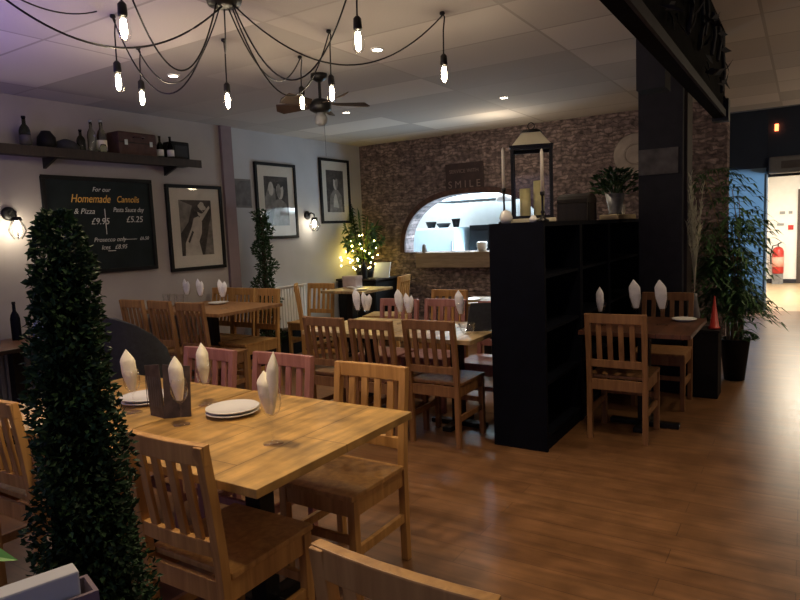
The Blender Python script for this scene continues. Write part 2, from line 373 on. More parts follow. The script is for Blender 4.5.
mb = MB(); mb.prism([(-1.0, -.35, 0), (-1.0, .4, 0), (-1.0, .4, .3), (-1.0, -.1, .3)], (1.9, 0, 0)).build('canopy', M['steel'], hd)
mb = MB()
for i in range(16): mb.bar((-.95+i*.12, -.3, -.012), (-.88+i*.12, .35, -.012), .03, .01)
mb.build('filter', M['vent'], hd)
MB().box(-.3, .1, 0, .35, .3, .69).build('duct', M['steel'], hd)
tag(hd, 'steel extractor hood with ribbed filters above the kitchen oven', 'hood')
for i, x in enumerate((-4.9, -3.6, -2.5)):
    o = MB().box(x-.5, x+.5, 8.25, 8.75, 2.57, 2.599).build('kitchen_light_panel', M['kitlamp'])
    tag(o, 'cool white light panel on the kitchen ceiling, %s' % ['left one above the fridge', 'middle one above the hatch', 'right one behind the bookcase'][i], 'light', 'kitchen ceiling panels')
o = MB().lathe([(0, 0), (.05, 0), (.065, .05), (.07, .11), (.06, .125), (.055, .11), (.05, .03), (0, .02)], n=20).build('white_jug', M['ceramic'], loc=(-3.5, YB-.05, 1.177)); tag(o, 'white ceramic bowl on the right of the timber hatch ledge', 'bowl')
o = MB().lathe([(0, 0), (.035, 0), (.03, .06), (.022, .1), (.015, .11), (0, .11)], n=16).build('salt_shaker', M['galv'], loc=(-4.36, YB-.05, 1.177)); tag(o, 'small grey shaker at the left end of the hatch ledge', 'shaker')
o = MB().lathe([(0, .0), (.03, .0), (.12, -.1), (.13, -.16), (.12, -.16), (.02, -.03), (0, -.03)], n=20).build('heat_lamp', M['white'], loc=(-3.42, 8.1, 1.98)); 
MB().tube([(0, 0, 0), (0, 0, .62)], .006, 6).build('lamp_cord', M['iron'], o)
tag(o, 'white dome pendant lamp hanging in the right side of the hatch', 'lamp')

# corridor and blue wall
sbox('wall_far', M['darkblue'], -.62, -.5, 11.4, 11.55, 0, 3.3)
sbox('wall_far_lit', M['blue'], -1.6, -.52, 11.34, 11.4, 0.0, 2.2)  # lower part of the wall, light on it put into the colour
sbox('wall_far_shaded', M['darkblue'], -1.6, -.5, 11.34, 11.4, 2.2, 3.3)  # same wall higher up, darker colour stands for the shade
sbox('wall_far_header', M['darkblue'], -.5, .75, 11.4, 11.55, 2.12, 3.3)
sbox('wall_far_right', M['darkblue'], .75, 3.4, 11.4, 11.55, 0, 3.3)
sbox('baseboard_far', M['navy'], -1.6, -.52, 11.32, 11.34, 0, .14)
sbox('trim_3', M['vent'], -.515, -.495, 11.32, 11.5, 0, 2.1)
sbox('trim_4', M['black'], -.5, .75, 11.38, 11.5, 2.06, 2.119)
sbox('wall_corridor_back', M['white'], -1.2, 1.6, 16.1, 16.2, 0, 2.5)
sbox('wall_corridor_left', M['white'], -1.2, -1.1, 11.55, 16.1, 0, 2.5)
sbox('wall_corridor_right', M['white'], 1.5, 1.6, 11.55, 16.1, 0, 2.5)
sbox('baseboard_corridor', M['navy2'], -1.1, 1.5, 16.07, 16.1, 0, .09)
sbox('door_1', plain('dark_brown_door', (.05, .035, .03), .5), -.14, .75, 16.05, 16.1, 0, 2.0)
ac = empty('air_curtain', (.1, 11.28, 2.09))
MB().box(-.58, .7, -.12, .0, 0, .25).build('casing', M['vent'], ac, bevel=.03)
MB().box(-.42, .55, -.126, -.118, .07, .18).build('grille', M['greysm'], ac)
tag(ac, 'grey air curtain unit mounted above the corridor doorway', 'air curtain')
o = MB().box(-.42, -.37, 11.365, 11.3995, 2.74, 2.84).build('alarm_indicator', M['led']); tag(o, 'small glowing red light high above the corridor doorway', 'indicator light')
fe = empty('fire_extinguisher', (-.48, 15.95, .22))
MB().lathe([(0, 0), (.1, 0), (.11, .03), (.11, .48), (.08, .55), (.03, .58), (0, .58)], n=20).build('cylinder', M['red'], fe)
MB().lathe([(.112, .15), (.1125, .15), (.1125, .36), (.112, .36)], n=20).build('label', M['coral'], fe)
MB().tube([(0, 0, .58), (0, 0, .64), (.06, 0, .67)], .015, 8).build('valve', M['iron'], fe)
MB().tube([(0, 0, .62), (-.1, 0, .6), (-.14, 0, .4), (-.13, 0, .2)], .012, 8).build('hose', M['iron'], fe)
MB().box(-.1, .1, -.1, .12, -.22, 0).build('stand', M['galv'], fe)
tag(fe, 'red fire extinguisher against the white wall at the corridor end', 'fire extinguisher')
for nm, x, z, w, h, m_, lb, c_ in [('fire_notice', -.42, 1.52, .1, .06, 'vent', 'small grey notice on the corridor end wall, upper left of two', 'notice'), ('safety_notice', -.27, 1.52, .07, .06, 'vent', 'small grey notice on the corridor end wall, upper right of two', 'notice'), ('information_notice', -.45, 1.27, .13, .05, 'vent', 'grey notice on the corridor wall above the extinguisher', 'notice'), ('call_point', -.26, 1.2, .1, .1, 'red', 'small red fire call point on the corridor end wall', 'call point')]:
    o = MB().box(x-w/2, x+w/2, 16.08, 16.0995, z-h/2, z+h/2).build(nm, M[m_]); tag(o, lb, c_)
o = MB().box(-.12, .0, 11.75, 13.2, 2.44, 2.499).build('corridor_light_tube', M['corlamp']); tag(o, 'warm white tube light on the corridor ceiling', 'light')

# beam, bracket and pillar
mb = MB(); mb.box(-.60, -.48, -1.5, 4.9, 2.16, H-.001).build('ceiling_beam', None) if 0 else None
bmn = empty('ceiling_beam', (-.505, 1.7, 2.14))
MB().box(-.03, .03, -3.2, 3.2, .0, .559).build('beam_body', M['matt'], bmn)
MB().box(.031, .045, -3.2, 3.14, .0, .045).build('lower_moulding', M['navy2'], bmn)
MB().box(-.04, .06, 3.14, 3.24, -.02, .12).build('end_cap', M['iron'], bmn)
mb = MB()
for i in range(22):
    y = -2.9+i*.28+random.uniform(-.06, .06); z0 = random.uniform(.12, .3)
    mb.tube([(.036, y, z0), (.045, y+.06, z0+.12), (.036, y+random.uniform(-.08, .12), .5)], .012, 5)
    for k in range(5): mb.leaf((.04, y+random.uniform(-.08, .1), random.uniform(.1, .5)), (.3, random.uniform(-1, 1), random.uniform(-1, 1)), (1, 0, 0), .1, .035)
mb.build('dried_garland', M['charcoal'], bmn)
MB().box(-.465, -.285, 2.85, 3.05, .2, .559).box(-.285, -.031, 2.9, 3.0, .49, .559).build('side_bracket', M['navy2'], bmn)
tag(bmn, 'black downstand beam under the ceiling running away towards the back', 'beam')
pl = empty('support_pillar', (-1.035, 5.92, 0))
MB().box(-.175, .175, -.17, .17, 0, H-.001).build('shaft', M['navy2'], pl, bevel=.006)
MB().box(-.168, .14, -.19, -.171, 1.86, 2.07).build('plaque', M['greyp'], pl)
MB().box(.176, .2, -.1, .17, 0, 2.6).build('rear_batten', M['darkwood'], pl)
tag(pl, 'dark navy grey square pillar with a grey plaque behind the small table', 'pillar')

# ------------------------------------------------------------------ chairs
def chair(name, m):
    r = empty(name)
    for sx in (-1, 1):
        x = sx*.182
        MB().sweep([(x, -.19, 0), (x, -.19, .40), (x, -.197, .52), (x, -.215, .70), (x, -.238, .875)], .034, .034, up=(0, 1, 0)).build('rear_leg', m, r, bevel=.003)
    for sx in (-1, 1): MB().bar((sx*.182, .185, 0), (sx*.182, .185, .425), .036, .036).build('front_leg', m, r, bevel=.003)
    mb = MB(); mb.sweep([(.20*t, -.232-.012*(1-t*t), .845) for t in (-1, -.6, -.2, .2, .6, 1)], .028, .065); mb.build('top_rail', m, r, bevel=.004)
    MB().sweep([(.18*t, -.2-.008*(1-t*t), .535) for t in (-1, -.5, 0, .5, 1)], .024, .05).build('lower_rail', m, r, bevel=.003)
    for i in range(4):
        x = -.108+i*.072
        MB().sweep([(x, -.204, .555), (x, -.224, .69), (x, -.240, .82)], .034, .014, up=(0, 1, 0)).build('slat', m, r, bevel=.003)
    mb = MB(); mb.prism([(-.2, -.17, .425), (.2, -.17, .425), (.2, .215, .425), (-.2, .215, .425)], (0, 0, .022)); mb.build('seat', m, r, bevel=.005)
    mb = MB(); mb.box(-.165, .165, -.2, -.182, .35, .424).box(-.165, .165, .176, .194, .35, .424).box(-.191, -.173, -.172, .167, .35, .424).box(.173, .191, -.172, .167, .35, .424)
    mb.build('seat_frame', m, r, bevel=.003)
    for sx in (-1, 1): MB().bar((sx*.182, -.173, .2), (sx*.182, .167, .2), .02, .04).build('side_stretcher', m, r, bevel=.003)
    MB().bar((-.165, .185, .25), (.165, .185, .25), .02, .035).build('front_stretcher', m, r, bevel=.003)
    return r
protos = {}
G1 = 'wooden chairs around the front table'; G2 = 'wooden chairs around the middle table'; G3 = 'wooden chairs around the left wall table'
def put_chair(kind, x, y, rz, label, group=None, sc=1):
    if kind not in protos: protos[kind] = o = chair('dining_chair', M[kind])
    else:
        o = copy_tree(protos[kind])
    o.location = (x, y, 0); o.rotation_euler = (0, 0, R(rz)); o.scale = (sc,)*3 if not isinstance(sc, tuple) else sc
    for k in ('group',):
        if k in o: del o[k]
    tag(o, label, 'chair', group); return o
put_chair('oak', -1.675, 1.45, 0, 'honey wood slatted chair at the near side of the front table, beside the large topiary', G1)
put_chair('oak', -2.79, 1.47, 0, 'honey wood slatted chair half hidden left of the large topiary cone', G1)
put_chair('pink', -2.785, 2.14, 180, 'dusty pink slatted chair at the far side of the front table behind the menu', G1)
put_chair('pink', -2.265, 2.165, 180, 'dusty pink slatted chair at the far side of the front table behind the tall napkin', G1)
put_chair('oak', -1.68, 2.12, 180, 'honey wood chair at the right end of the far side of the front table', G1)
put_chair('oak', -.60, 1.14, -2, 'honey wood chair cropped by the bottom edge, nearest the camera')
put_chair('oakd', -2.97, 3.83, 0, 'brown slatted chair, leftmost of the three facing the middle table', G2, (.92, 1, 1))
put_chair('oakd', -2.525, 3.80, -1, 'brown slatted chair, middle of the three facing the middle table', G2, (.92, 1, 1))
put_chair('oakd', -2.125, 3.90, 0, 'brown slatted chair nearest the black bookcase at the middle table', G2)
put_chair('pink', -3.06, 4.55, 180, 'dusty pink chair beyond the middle table, leftmost of the far side', G2)
put_chair('pink', -2.62, 4.60, 180, 'dusty pink chair in the centre of the far side of the middle table', G2)
put_chair('pink', -2.08, 4.55, 180, 'dusty pink chair beyond the middle table, close to the black bookcase', G2)
put_chair('oak', -2.98, 5.36, 180, 'honey wood chair peeping over the pink chair towards the brick wall')
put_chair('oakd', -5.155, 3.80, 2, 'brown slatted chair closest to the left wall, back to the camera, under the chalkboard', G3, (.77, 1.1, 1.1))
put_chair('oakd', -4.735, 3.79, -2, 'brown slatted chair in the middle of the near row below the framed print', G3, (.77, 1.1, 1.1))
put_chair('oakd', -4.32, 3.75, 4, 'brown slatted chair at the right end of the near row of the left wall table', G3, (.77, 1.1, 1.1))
put_chair('oak', -5.19, 4.41, 180, 'honey wood chair beyond the left wall table, nearest the pilaster', G3, (.77, 1.1, 1.1))
put_chair('oak', -4.87, 4.40, 180, 'honey wood chair behind the left wall table beside the spiral topiary', G3, (.77, 1.1, 1.1))
put_chair('oak', -4.52, 4.38, 180, 'honey wood chair at the right end of the left wall table, far side', G3, (.77, 1.1, 1.1))
put_chair('oak', -4.52, 5.44, -50, 'honey wood chair seen almost edge on in front of the white radiator', None, 1.08)
put_chair('oak', -5.06, 5.90, 182, 'honey wood chair facing the camera left of the corner table')
put_chair('oak', -4.31, 6.42, 105, 'honey wood chair at the right of the corner table by the lit plant', None, 1.08)
put_chair('oak', -2.62, 6.5, 180, 'honey wood chair at the table below the serving hatch')
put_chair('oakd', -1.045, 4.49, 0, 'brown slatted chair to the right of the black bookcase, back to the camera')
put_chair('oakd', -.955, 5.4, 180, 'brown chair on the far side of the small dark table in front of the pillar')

# dark upholstered chair
r = empty('tub_chair', (-4.05, 2.72, 0), R(20))
mb = MB()
pts = [(math.cos(a)*.3, math.sin(a)*.28) for a in [R(150+i*24) for i in range(11)]]
vs = []; 
for i, (x, y) in enumerate(pts):
    hgt = .62+.38*math.sin(PI*i/10)
    for (k, z) in ((1, .34), (1, hgt), (.86, hgt), (.86, .34)): vs.append((x*k, y*k, z))
fs = []
for i in range(10):
    for k in range(4): fs.append((i*4+k, i*4+(k+1) % 4, i*4+4+(k+1) % 4, i*4+4+k))
fs += [(0, 1, 2, 3), (40, 43, 42, 41)]
mb.add(vs, fs, True).build('shell', M['charcoal'], r, bevel=.012)
MB().lathe([(0, .34), (.25, .34), (.26, .37), (.26, .45), (.23, .475), (0, .48)], n=24).build('seat_cushion', M['charcoal'], r)
for a, b in ((-1, -1), (1, -1), (1, 1), (-1, 1)): MB().tube([(a*.17, b*.17, .34), (a*.2, b*.2, 0)], .018, 8).build('leg', M['iron'], r)
tag(r, 'charcoal upholstered tub chair half hidden behind the large topiary', 'armchair')

# ------------------------------------------------------------------ tables
def table(name, x, y, w, d, h, m, label, group=None, ped=(0, 0)):
    r = empty(name, (x, y, 0)); px, py = ped
    MB().box(-w/2, w/2, -d/2, d/2, h-.03, h).build('tabletop', m, r, bevel=.003)
    MB().box(px-.04, px+.04, py-.04, py+.04, .03, h-.05).build('pedestal', M['iron'], r, bevel=.004)
    MB().bar((-w*.33, py, .0175), (w*.33, py, .0175), .07, .034).bar((px, py-d*.27, .0175), (px, py+d*.24, .0175), .07, .035).build('base', M['iron'], r, bevel=.005)
    MB().box(-.2, .2, -.03, .03, h-.05, h-.031).box(-.03, .03, -.2, .2, h-.05, h-.031).build('top_bracket', M['iron'], r)
    tag(r, label, 'table', group); return r
TG = 'rustic tables pushed together'
table('dining_table', -1.80, 1.727, .90, .885, .74, M['board_a'], 'rustic oak front table, right half of the pair, with the tall folded napkin', TG)
table('dining_table', -2.71, 1.727, .90, .885, .74, M['board_a'], 'rustic oak front table, left half of the pair, with the dark menu', TG)
table('dining_table', -2.19, 4.12, .68, .78, .74, M['board_m'], 'pale wooden middle table, half beside the black bookcase', None, (.0, .08))
table('dining_table', -2.92, 4.12, .76, .78, .74, M['board_m'], 'pale wooden middle table, half behind the two left brown chairs')
table('dining_table', -4.79, 4.15, 1.08, .8, .835, M['oakd'], 'brown wooden table beside the left wall near the framed print')
table('dining_table', -4.52, 6.14, .62, .62, .815, M['board_m'], 'pale wooden corner table beside the fairy light plant', None, (-.1, 0))
table('dining_table', -2.72, 5.93, .62, .62, .74, M['board_m'], 'pale wooden table below the serving hatch, half behind the bookcase')
table('dining_table', -.96, 4.75, .72, .80, .74, M['board_r'], 'small dark brown table between the black bookcase and the planter')
table('side_table', -5.05, 2.45, .6, .9, .76, M['board_r'], 'dark reddish table by the left wall with blue bottles, left of the topiary')
table('service_table', -1.02, .36, .44, .42, .74, M['oakd'], 'small brown table at the bottom left corner under the crate')

# ------------------------------------------------------------------ place settings
def wine_glass_mesh(sc=1.):
    p = [(0, 0), (.034, 0), (.034, .002), (.008, .006), (.0038, .012), (.0035, .085), (.012, .092), (.028, .11), (.035, .135), (.034, .165), (.029, .19), (.0275, .19), (.0325, .165), (.0335, .135), (.0265, .112), (.01, .0965), (0, .0955)]
    return MB().lathe([(r*sc, z*sc) for r, z in p], n=20)
def napkin_mesh(kind=0):
    mb = MB()
    def spear(cx, cy, base, top, w, d, tw, lean=(0, 0)):
        n = 14; L = 14; vs = []; fs = []
        for i in range(L+1):
            t = i/L; z = base+(top-base)*t
            rr = w*(.42+.58*(t/.4)**.9 if t < .4 else (1 if t < .72 else 1-((t-.72)/.28)**1.25)) + .0008
            for k in range(n):
                a = 2*PI*k/n; q = rr*(1+.10*math.cos(3*a+tw)); vs.append((cx+lean[0]*t+q*math.cos(a), cy+lean[1]*t+q*math.sin(a)*d, z))
        for i in range(L):
            for k in range(n): fs.append((i*n+k, i*n+(k+1) % n, (i+1)*n+(k+1) % n, (i+1)*n+k))
        mb.add(vs, fs, True); mb.poly([vs[k] for k in range(n)][::-1]); mb.poly(vs[-n:])
    if kind == 0:
        spear(.005, 0, .098, .30, .021, .7, 0, (.010, .012)); spear(-.004, -.004, .1, .235, .027, .8, 1, (-.012, -.006))
    elif kind == 1:
        spear(0, 0, .098, .27, .025, .8, .6, (-.012, .0))
    else:
        spear(-.006, 0, .1, .25, .019, .7, 0, (-.014, .0)); spear(.006, 0, .1, .23, .019, .7, 1, (.014, 0))
    return mb
wg = None; naps = {}
def setting(x, y, z, rz, lab_g, lab_n, kind=0, white=False, gg=None, gn=None, sc=1, fallen=False):
    global wg
    if wg is None: wg = o = wine_glass_mesh().build('wine_glass', M['glass'])
    else: o = wg.copy(); C.objects.link(o)
    o.location = (x, y, z+.0005); o.rotation_euler = (0, 0, R(rz)); o.scale = (sc,)*3
    if 'group' in o: del o['group']
    tag(o, lab_g, 'glass', gg)
    k = (kind, white)
    if k not in naps: naps[k] = q = napkin_mesh(kind).build('folded_napkin', M['linenw' if white else 'linen'])
    else: q = naps[k].copy(); C.objects.link(q)
    q.location = (x, y, z+.0005); q.rotation_euler = (0, 0, R(rz)); q.scale = (sc*1.28, sc*1.28, sc*1.04)
    if 'group' in q: del q['group']
    tag(q, lab_n, 'napkin', gn)
T = .74
ga, gb = 'wine glasses on the front table', 'folded napkins on the front table'
def st(x, y, rz, where, kind=0, white=False, z=T, g='front', sc=1):
    setting(x, y, z, rz, 'wine glass holding a napkin, '+where, 'folded cloth napkin, '+where, kind, white, 'wine glasses on the %s table' % g, 'folded napkins on the %s table' % g, sc)
st(-1.60, 1.62, -35, 'alone at the right front of the front table', 0, sc=1.08)
st(-2.11, 1.63, -10, 'just right of the dark menu', 1)
st(-2.26, 1.885, -30, 'behind the menu, in front of the pink chair', 1)
st(-2.46, 1.66, 20, 'beside the large topiary at the left of the front table', 1)
mz = T
st(-3.14, 4.26, 0, 'leftmost on the middle table', 1, True, mz, 'middle')
st(-3.02, 4.22, 40, 'second from the left on the middle table', 2, True, mz, 'middle')
st(-2.72, 4.26, 10, 'third from the left on the middle table', 1, True, mz, 'middle')
st(-2.60, 4.2, 0, 'fourth from the left on the middle table', 2, True, mz, 'middle')
st(-2.17, 4.24, 0, 'rightmost on the middle table beside the clear bowl', 1, True, mz, 'middle')
st(-2.60, 5.98, 0, 'on the table below the serving hatch', 1, True, mz, 'hatch')
lz = .835
st(-5.22, 4.22, 0, 'nearest the wall on the left wall table', 2, True, lz, 'left wall')
st(-4.90, 4.12, 0, 'in the centre of the left wall table', 2, True, lz, 'left wall', 1.05)
st(-4.55, 4.08, 20, 'at the right of the left wall table', 2, True, lz, 'left wall', 1.05)
st(-1.015, 4.74, 0, 'left one of the upright pair on the small dark table', 1, True, mz, 'small dark', 1.15)
st(-.84, 4.74, 0, 'right one of the upright pair on the small dark table', 1, True, mz, 'small dark', 1.15)
st(-1.235, 4.62, 90, 'on the small dark table against the black bookcase', 1, True, mz, 'small dark')
# plain glasses on left table
gl = None
for i, (x, y, z, lb) in enumerate([(-5.28, 4.02, lz, 'nearest the wall'), (-5.18, 4.0, lz, 'second from the wall'), (-5.08, 4.02, lz, 'third from the wall')]):
    if gl is None: gl = o = MB().lathe([(0, 0), (.03, 0), (.038, .13), (.036, .13), (.028, .008), (0, .008)], n=18).build('tumbler', M['glass'])
    else: o = gl.copy(); C.objects.link(o)
    o.location = (x, y, z+.0005); tag(o, 'clear tumbler on the left wall table, '+lb, 'glass', 'tumblers on the left wall table')
def plate(x, y, z, r, lb, group=None):
    o = MB().lathe([(0, 0), (r*.6, 0), (r*.66, .004), (r, .016), (r, .02), (r*.97, .02), (r*.64, .009), (0, .008)], n=40).build('dinner_plate', M['ceramic'], loc=(x, y, z+.0005)); tag(o, lb, 'plate', group)
pg = 'white plates on the front table'
plate(-2.03, 1.83, T, .112, 'white plate in the middle of the front table, lower of the stacked two', pg)
plate(-2.03, 1.83, T+.014, .112, 'white plate in the middle of the front table, upper of the stacked two', pg)
plate(-2.57, 1.80, T, .115, 'white plate left of the menu, lower of the stacked two', pg)
plate(-2.57, 1.80, T+.014, .115, 'white plate left of the menu, upper of the stacked two', pg)
plate(-.73, 4.98, T, .085, 'white side plate at the right of the small dark table', 'plates on the small dark table')
plate(-1.18, 4.85, T, .07, 'small white plate at the left of the small dark table', 'plates on the small dark table')
plate(-4.60, 6.2, .815, .1, 'white plate at the left of the corner table', 'plates on the corner table')
plate(-4.36, 6.0, .815, .1, 'white plate at the right of the corner table', 'plates on the corner table')
plate(-4.92, 4.35, lz, .1, 'white plate at the back of the left wall table', None)
plate(-2.86, 5.86, T, .1, 'white plate on the table below the serving hatch', None)
# menu on front table
r = empty('standing_menu', (-2.25, 1.655, T+.001), R(18), .92)
for sx, nm in ((-1, 'front_cover'), (1, 'back_cover')):
    mb = MB(); mb.prism([(0, 0, 0), (sx*.105, .045, 0), (sx*.118, .045, .235), (sx*.01, 0, .25)], (0, .006, 0)); mb.build(nm, M['menu'], r)
MB().prism([(.002, .007, .01), (.09, .045, .01), (.1, .045, .225), (.012, .007, .235)], (0, .004, 0)).build('pages', M['lilac'], r)
for i in range(7): MB().box(-.012-.011*i-.003, -.012-.011*i, .0, .001, .05, .19).build('lettering', M['greyp'], r).location = (-.004*i, -.002+.004*i*1.2, 0)
tag(r, 'dark folded menu standing open on the front table', 'menu')
# middle table: bowl, leaning menu
o = MB().lathe([(0, 0), (.03, 0), (.05, .03), (.062, .075), (.059, .075), (.045, .032), (.025, .006), (0, .006)], n=24).build('glass_bowl', M['glass'], loc=(-1.99, 3.98, T+.0005)); tag(o, 'clear glass bowl near the right end of the middle table', 'bowl')
o = MB().prism([(-.1, 0, 0), (.08, 0, 0), (.13, .02, .2), (-.06, .02, .2)], (0, .008, 0)).build('standing_menu', M['charcoal'], loc=(-1.96, 4.12, T+.001)); o.rotation_euler = (0, 0, R(25)); tag(o, 'dark menu card leaning on the middle table beside the bookcase', 'menu')
# pink box and small picture on corner table
o = MB().box(-.1, .1, -.07, .07, 0, .13).box(-.104, .104, -.074, .074, .1, .14).build('napkin_box', plain('pale_pink_card', (.42, .34, .33), .8), loc=(-4.72, 6.32, .8155), bevel=.004); tag(o, 'pale pink box at the back of the corner table', 'box')
o = MB().prism([(0, 0, 0), (.25, 0, 0), (.25, .06, .2), (0, .06, .2)], (0, .012, 0)).build('picture_card', M['paper'], loc=(-4.93, 7.08, .869)); tag(o, 'white card propped beside the black bottle by the lit plant', 'card')
# sideboard in the corner carrying plant
r = empty('corner_sideboard', (-5.06, 7.16, 0))
MB().box(-.31, .31, -.3, .3, .06, .84).build('body', M['black'], r, bevel=.006); MB().box(-.325, .33, -.32, .32, .841, .868).build('worktop', M['darkwood'], r, bevel=.004)
for sx in (-.3, .005): MB().box(sx, sx+.295, -.315, -.301, .1, .82).build('door', M['black'], r, bevel=.003)
MB().box(-.28, .28, -.28, .28, 0, .06).build('plinth', M['black'], r)
tag(r, 'low black sideboard in the back left corner under the lit plant', 'sideboard')
def bottle(x, y, z, h, rad, m, lb, group=None, label_m=None, name='glass_bottle', cap='black'):
    r = empty(name, (x, y, z+.0005))
    MB().lathe([(0, 0), (rad, 0), (rad*1.0, .01), (rad, h*.55), (rad*.8, h*.66), (rad*.36, h*.76), (rad*.33, h*.95), (0, h*.95)], n=18).build('body', m, r)
    MB().lathe([(0, h*.94), (rad*.4, h*.94), (rad*.4, h), (0, h)], n=14).build('cap', M[cap], r)
    if label_m: MB().lathe([(rad*1.01, h*.14), (rad*1.03, h*.14), (rad*1.03, h*.42), (rad*1.01, h*.42)], n=18).build('label', label_m, r)
    tag(r, lb, 'bottle', group); return r
bottle(-4.95, 6.9, .868, .26, .04, M['black'], 'black bottle on the sideboard beside the lit plant')
# blue bottles on side table
for i, (x, y, h, m, lb) in enumerate([(-5.14, 2.36, .2, 'bluegl', 'pale blue bottle at the left of the reddish side table'), (-5.2, 2.55, .3, 'navy', 'tall dark blue bottle in the centre of the reddish side table'), (-5.1, 2.66, .17, 'bluegl', 'short pale blue bottle right of the tall dark blue one'), (-5.22, 2.78, .19, 'bluegl', 'pale blue bottle nearest the topiary on the side table')]):
    bottle(x, y, .76, h, .035, M[m], lb, 'bottles on the side table')
# radiators
def radiator(y0, y1, z0, z1, m, lb, x=XL+.001):
    r = empty('radiator', (x, (y0+y1)/2, z0)); mb = MB(); w = (y1-y0)/2; n = int((y1-y0)/.05)
    mb.box(.03, .05, -w, w, 0, z1-z0)
    for i in range(n): mb.box(.051, .065, -w+.05*i+.008, -w+.05*i+.042, .02, z1-z0-.02)
    mb.build('panel', m, r, bevel=.003); MB().box(.03, .085, -w, w, z1-z0+.001, z1-z0+.012).build('top_grille', m, r)
    MB().box(.0, .03, -w+.1, -w+.15, .1, z1-z0-.1).box(.0, .03, w-.15, w-.1, .1, z1-z0-.1).build('bracket', m, r)
    tag(r, lb, 'radiator'); return r
radiator(5.45, 6.15, .34, .86, M['white'], 'white radiator on the left wall below the second framed print')
radiator(1.9, 3.0, .16, .66, M['vent'], 'grey ribbed radiator below the side table at the far left')

# ------------------------------------------------------------------ bookcases
def bookcase(x0, x1, y0, y1, h, lb):
    r = empty('bookcase', ((x0+x1)/2, (y0+y1)/2, 0)); w = (x1-x0)/2; d = (y1-y0)/2; t = .03
    MB().box(-w, w, -d, -d+t, 0, h).build('side_panel', M['navy'], r, bevel=.002)
    MB().box(-w, w, d-t, d, 0, h).build('side_panel', M['navy'], r, bevel=.002)
    MB().box(-w, -w+.012, -d+t, d-t, .0, h-t).build('back_panel', M['navy'], r)
    MB().box(-w, w, -d+t, d-t, h-t, h).build('top_panel', M['navy'], r)
    MB().box(-w+.012, w-.01, -d+t, d-t, 0, .07).build('plinth', M['navy'], r)
    for i in range(4): MB().box(-w+.012, w-.012, -d+t, d-t, .08+i*.352, .1+i*.352).build('shelf', M['navy'], r)
    tag(r, lb, 'bookcase', 'black bookcases in a row'); return r
bookcase(-1.765, -1.39, 3.89, 4.685, 1.5, 'tall black bookcase with open shelves, nearest of the row, under the lantern')
bookcase(-1.765, -1.39, 4.69, 5.485, 1.5, 'tall black bookcase in the middle of the row, behind the brown chair')
bookcase(-1.765, -1.39, 5.49, 6.66, 1.5, 'tall black bookcase at the far end of the row beside the pillar')
bz = 1.5005
def candlestick(x, y, z, hs, hc, lb):
    r = empty('candlestick', (x, y, z))
    MB().lathe([(0, 0), (.04, 0), (.04, .01), (.012, .025), (.009, .05), (.014, .06), (.007, .075), (.007, hs-.03), (.014, hs-.02), (.016, hs), (0, hs)], n=16).build('holder', M['iron'], r)
    tag(r, lb, 'candlestick', 'candlesticks on the bookcase')
    o = MB().lathe([(0, 0), (.011, 0), (.0105, hc*.9), (.006, hc*.97), (0, hc)], n=12).build('taper_candle', M['wax'], loc=(x, y, z+hs+.0005)); tag(o, 'tall ivory taper candle '+('left of the lantern' if x < -1.6 else 'in front of the lantern'), 'candle', 'taper candles on the bookcase')
candlestick(-1.715, 4.04, bz, .235, .27, 'slim black candlestick left of the lantern')
candlestick(-1.415, 3.95, bz, .19, .27, 'slim black candlestick in front of the right side of the lantern')
# lantern
r = empty('lantern', (-1.56, 4.16, bz), R(20))
h = .49; w = .125
MB().box(-.15, .15, -.15, .15, 0, .025).build('base', M['cream'], r, bevel=.004)
mb = MB()
for a, b in ((-1, -1), (1, -1), (1, 1), (-1, 1)): mb.box(a*w-.01, a*w+.01, b*w-.01, b*w+.01, .026, h)
for z in (.035, h-.01):
    mb.box(-w, w, -w-.009, -w+.009, z-.009, z+.009).box(-w, w, w-.009, w+.009, z-.009, z+.009).box(-w-.009, -w+.009, -w, w, z-.009, z+.009).box(w-.009, w+.009, -w, w, z-.009, z+.009)
mb.build('frame', M['iron'], r)
for a in range(4):
    c, s_ = math.cos(a*PI/2), math.sin(a*PI/2); mb = MB()
    q = [(-w+.01, -w, .04), (w-.01, -w, .04), (w-.01, -w, h-.02), (-w+.01, -w, h-.02)]
    mb.poly([(x*c-y*s_, x*s_+y*c, z) for x, y, z in q]).build('glass_pane', M['paneclear'], r)
MB().lathe([(0, h), (.2, h), (.2, h+.012), (.0, h+.013)], n=4, ang0=PI/4, smooth=False).build('roof_rim', M['iron'], r)
MB().lathe([(.0, h+.0135), (.175, h+.0135), (.085, h+.10), (0, h+.10)], n=4, ang0=PI/4, smooth=False).build('roof', M['cream'], r)
MB().lathe([(0, h+.10), (.075, h+.10), (.06, h+.12), (.02, h+.125), (0, h+.125)], n=12).build('roof_cap', M['iron'], r)
MB().tube([(.022*math.cos(a), 0, h+.147+.022*math.sin(a)) for a in [2*PI*i/14 for i in range(15)]], .004, 6).build('ring', M['iron'], r)
tag(r, 'tall black lantern with a cream roof on top of the nearest bookcase', 'lantern')
for i, (x, y, hh) in enumerate([(-1.60, 4.13, .2), (-1.525, 4.19, .25)]):
    o = MB().lathe([(0, 0), (.036, 0), (.036, hh), (.03, hh-.006), (0, hh-.01)], n=20).build('pillar_candle', M['waxy'], loc=(x, y, bz+.0258)); tag(o, 'yellow pillar candle inside the lantern, %s' % ['shorter front one', 'taller rear one'][i], 'candle', 'pillar candles in the lantern')
o = MB().lathe([(0, 0), (.03, .0), (.045, .035), (.03, .075), (0, .09)], n=16).build('white_ornament', M['ceramic'], loc=(-1.665, 3.95, bz)); tag(o, 'small white rounded ornament at the left end of the bookcase top', 'ornament')
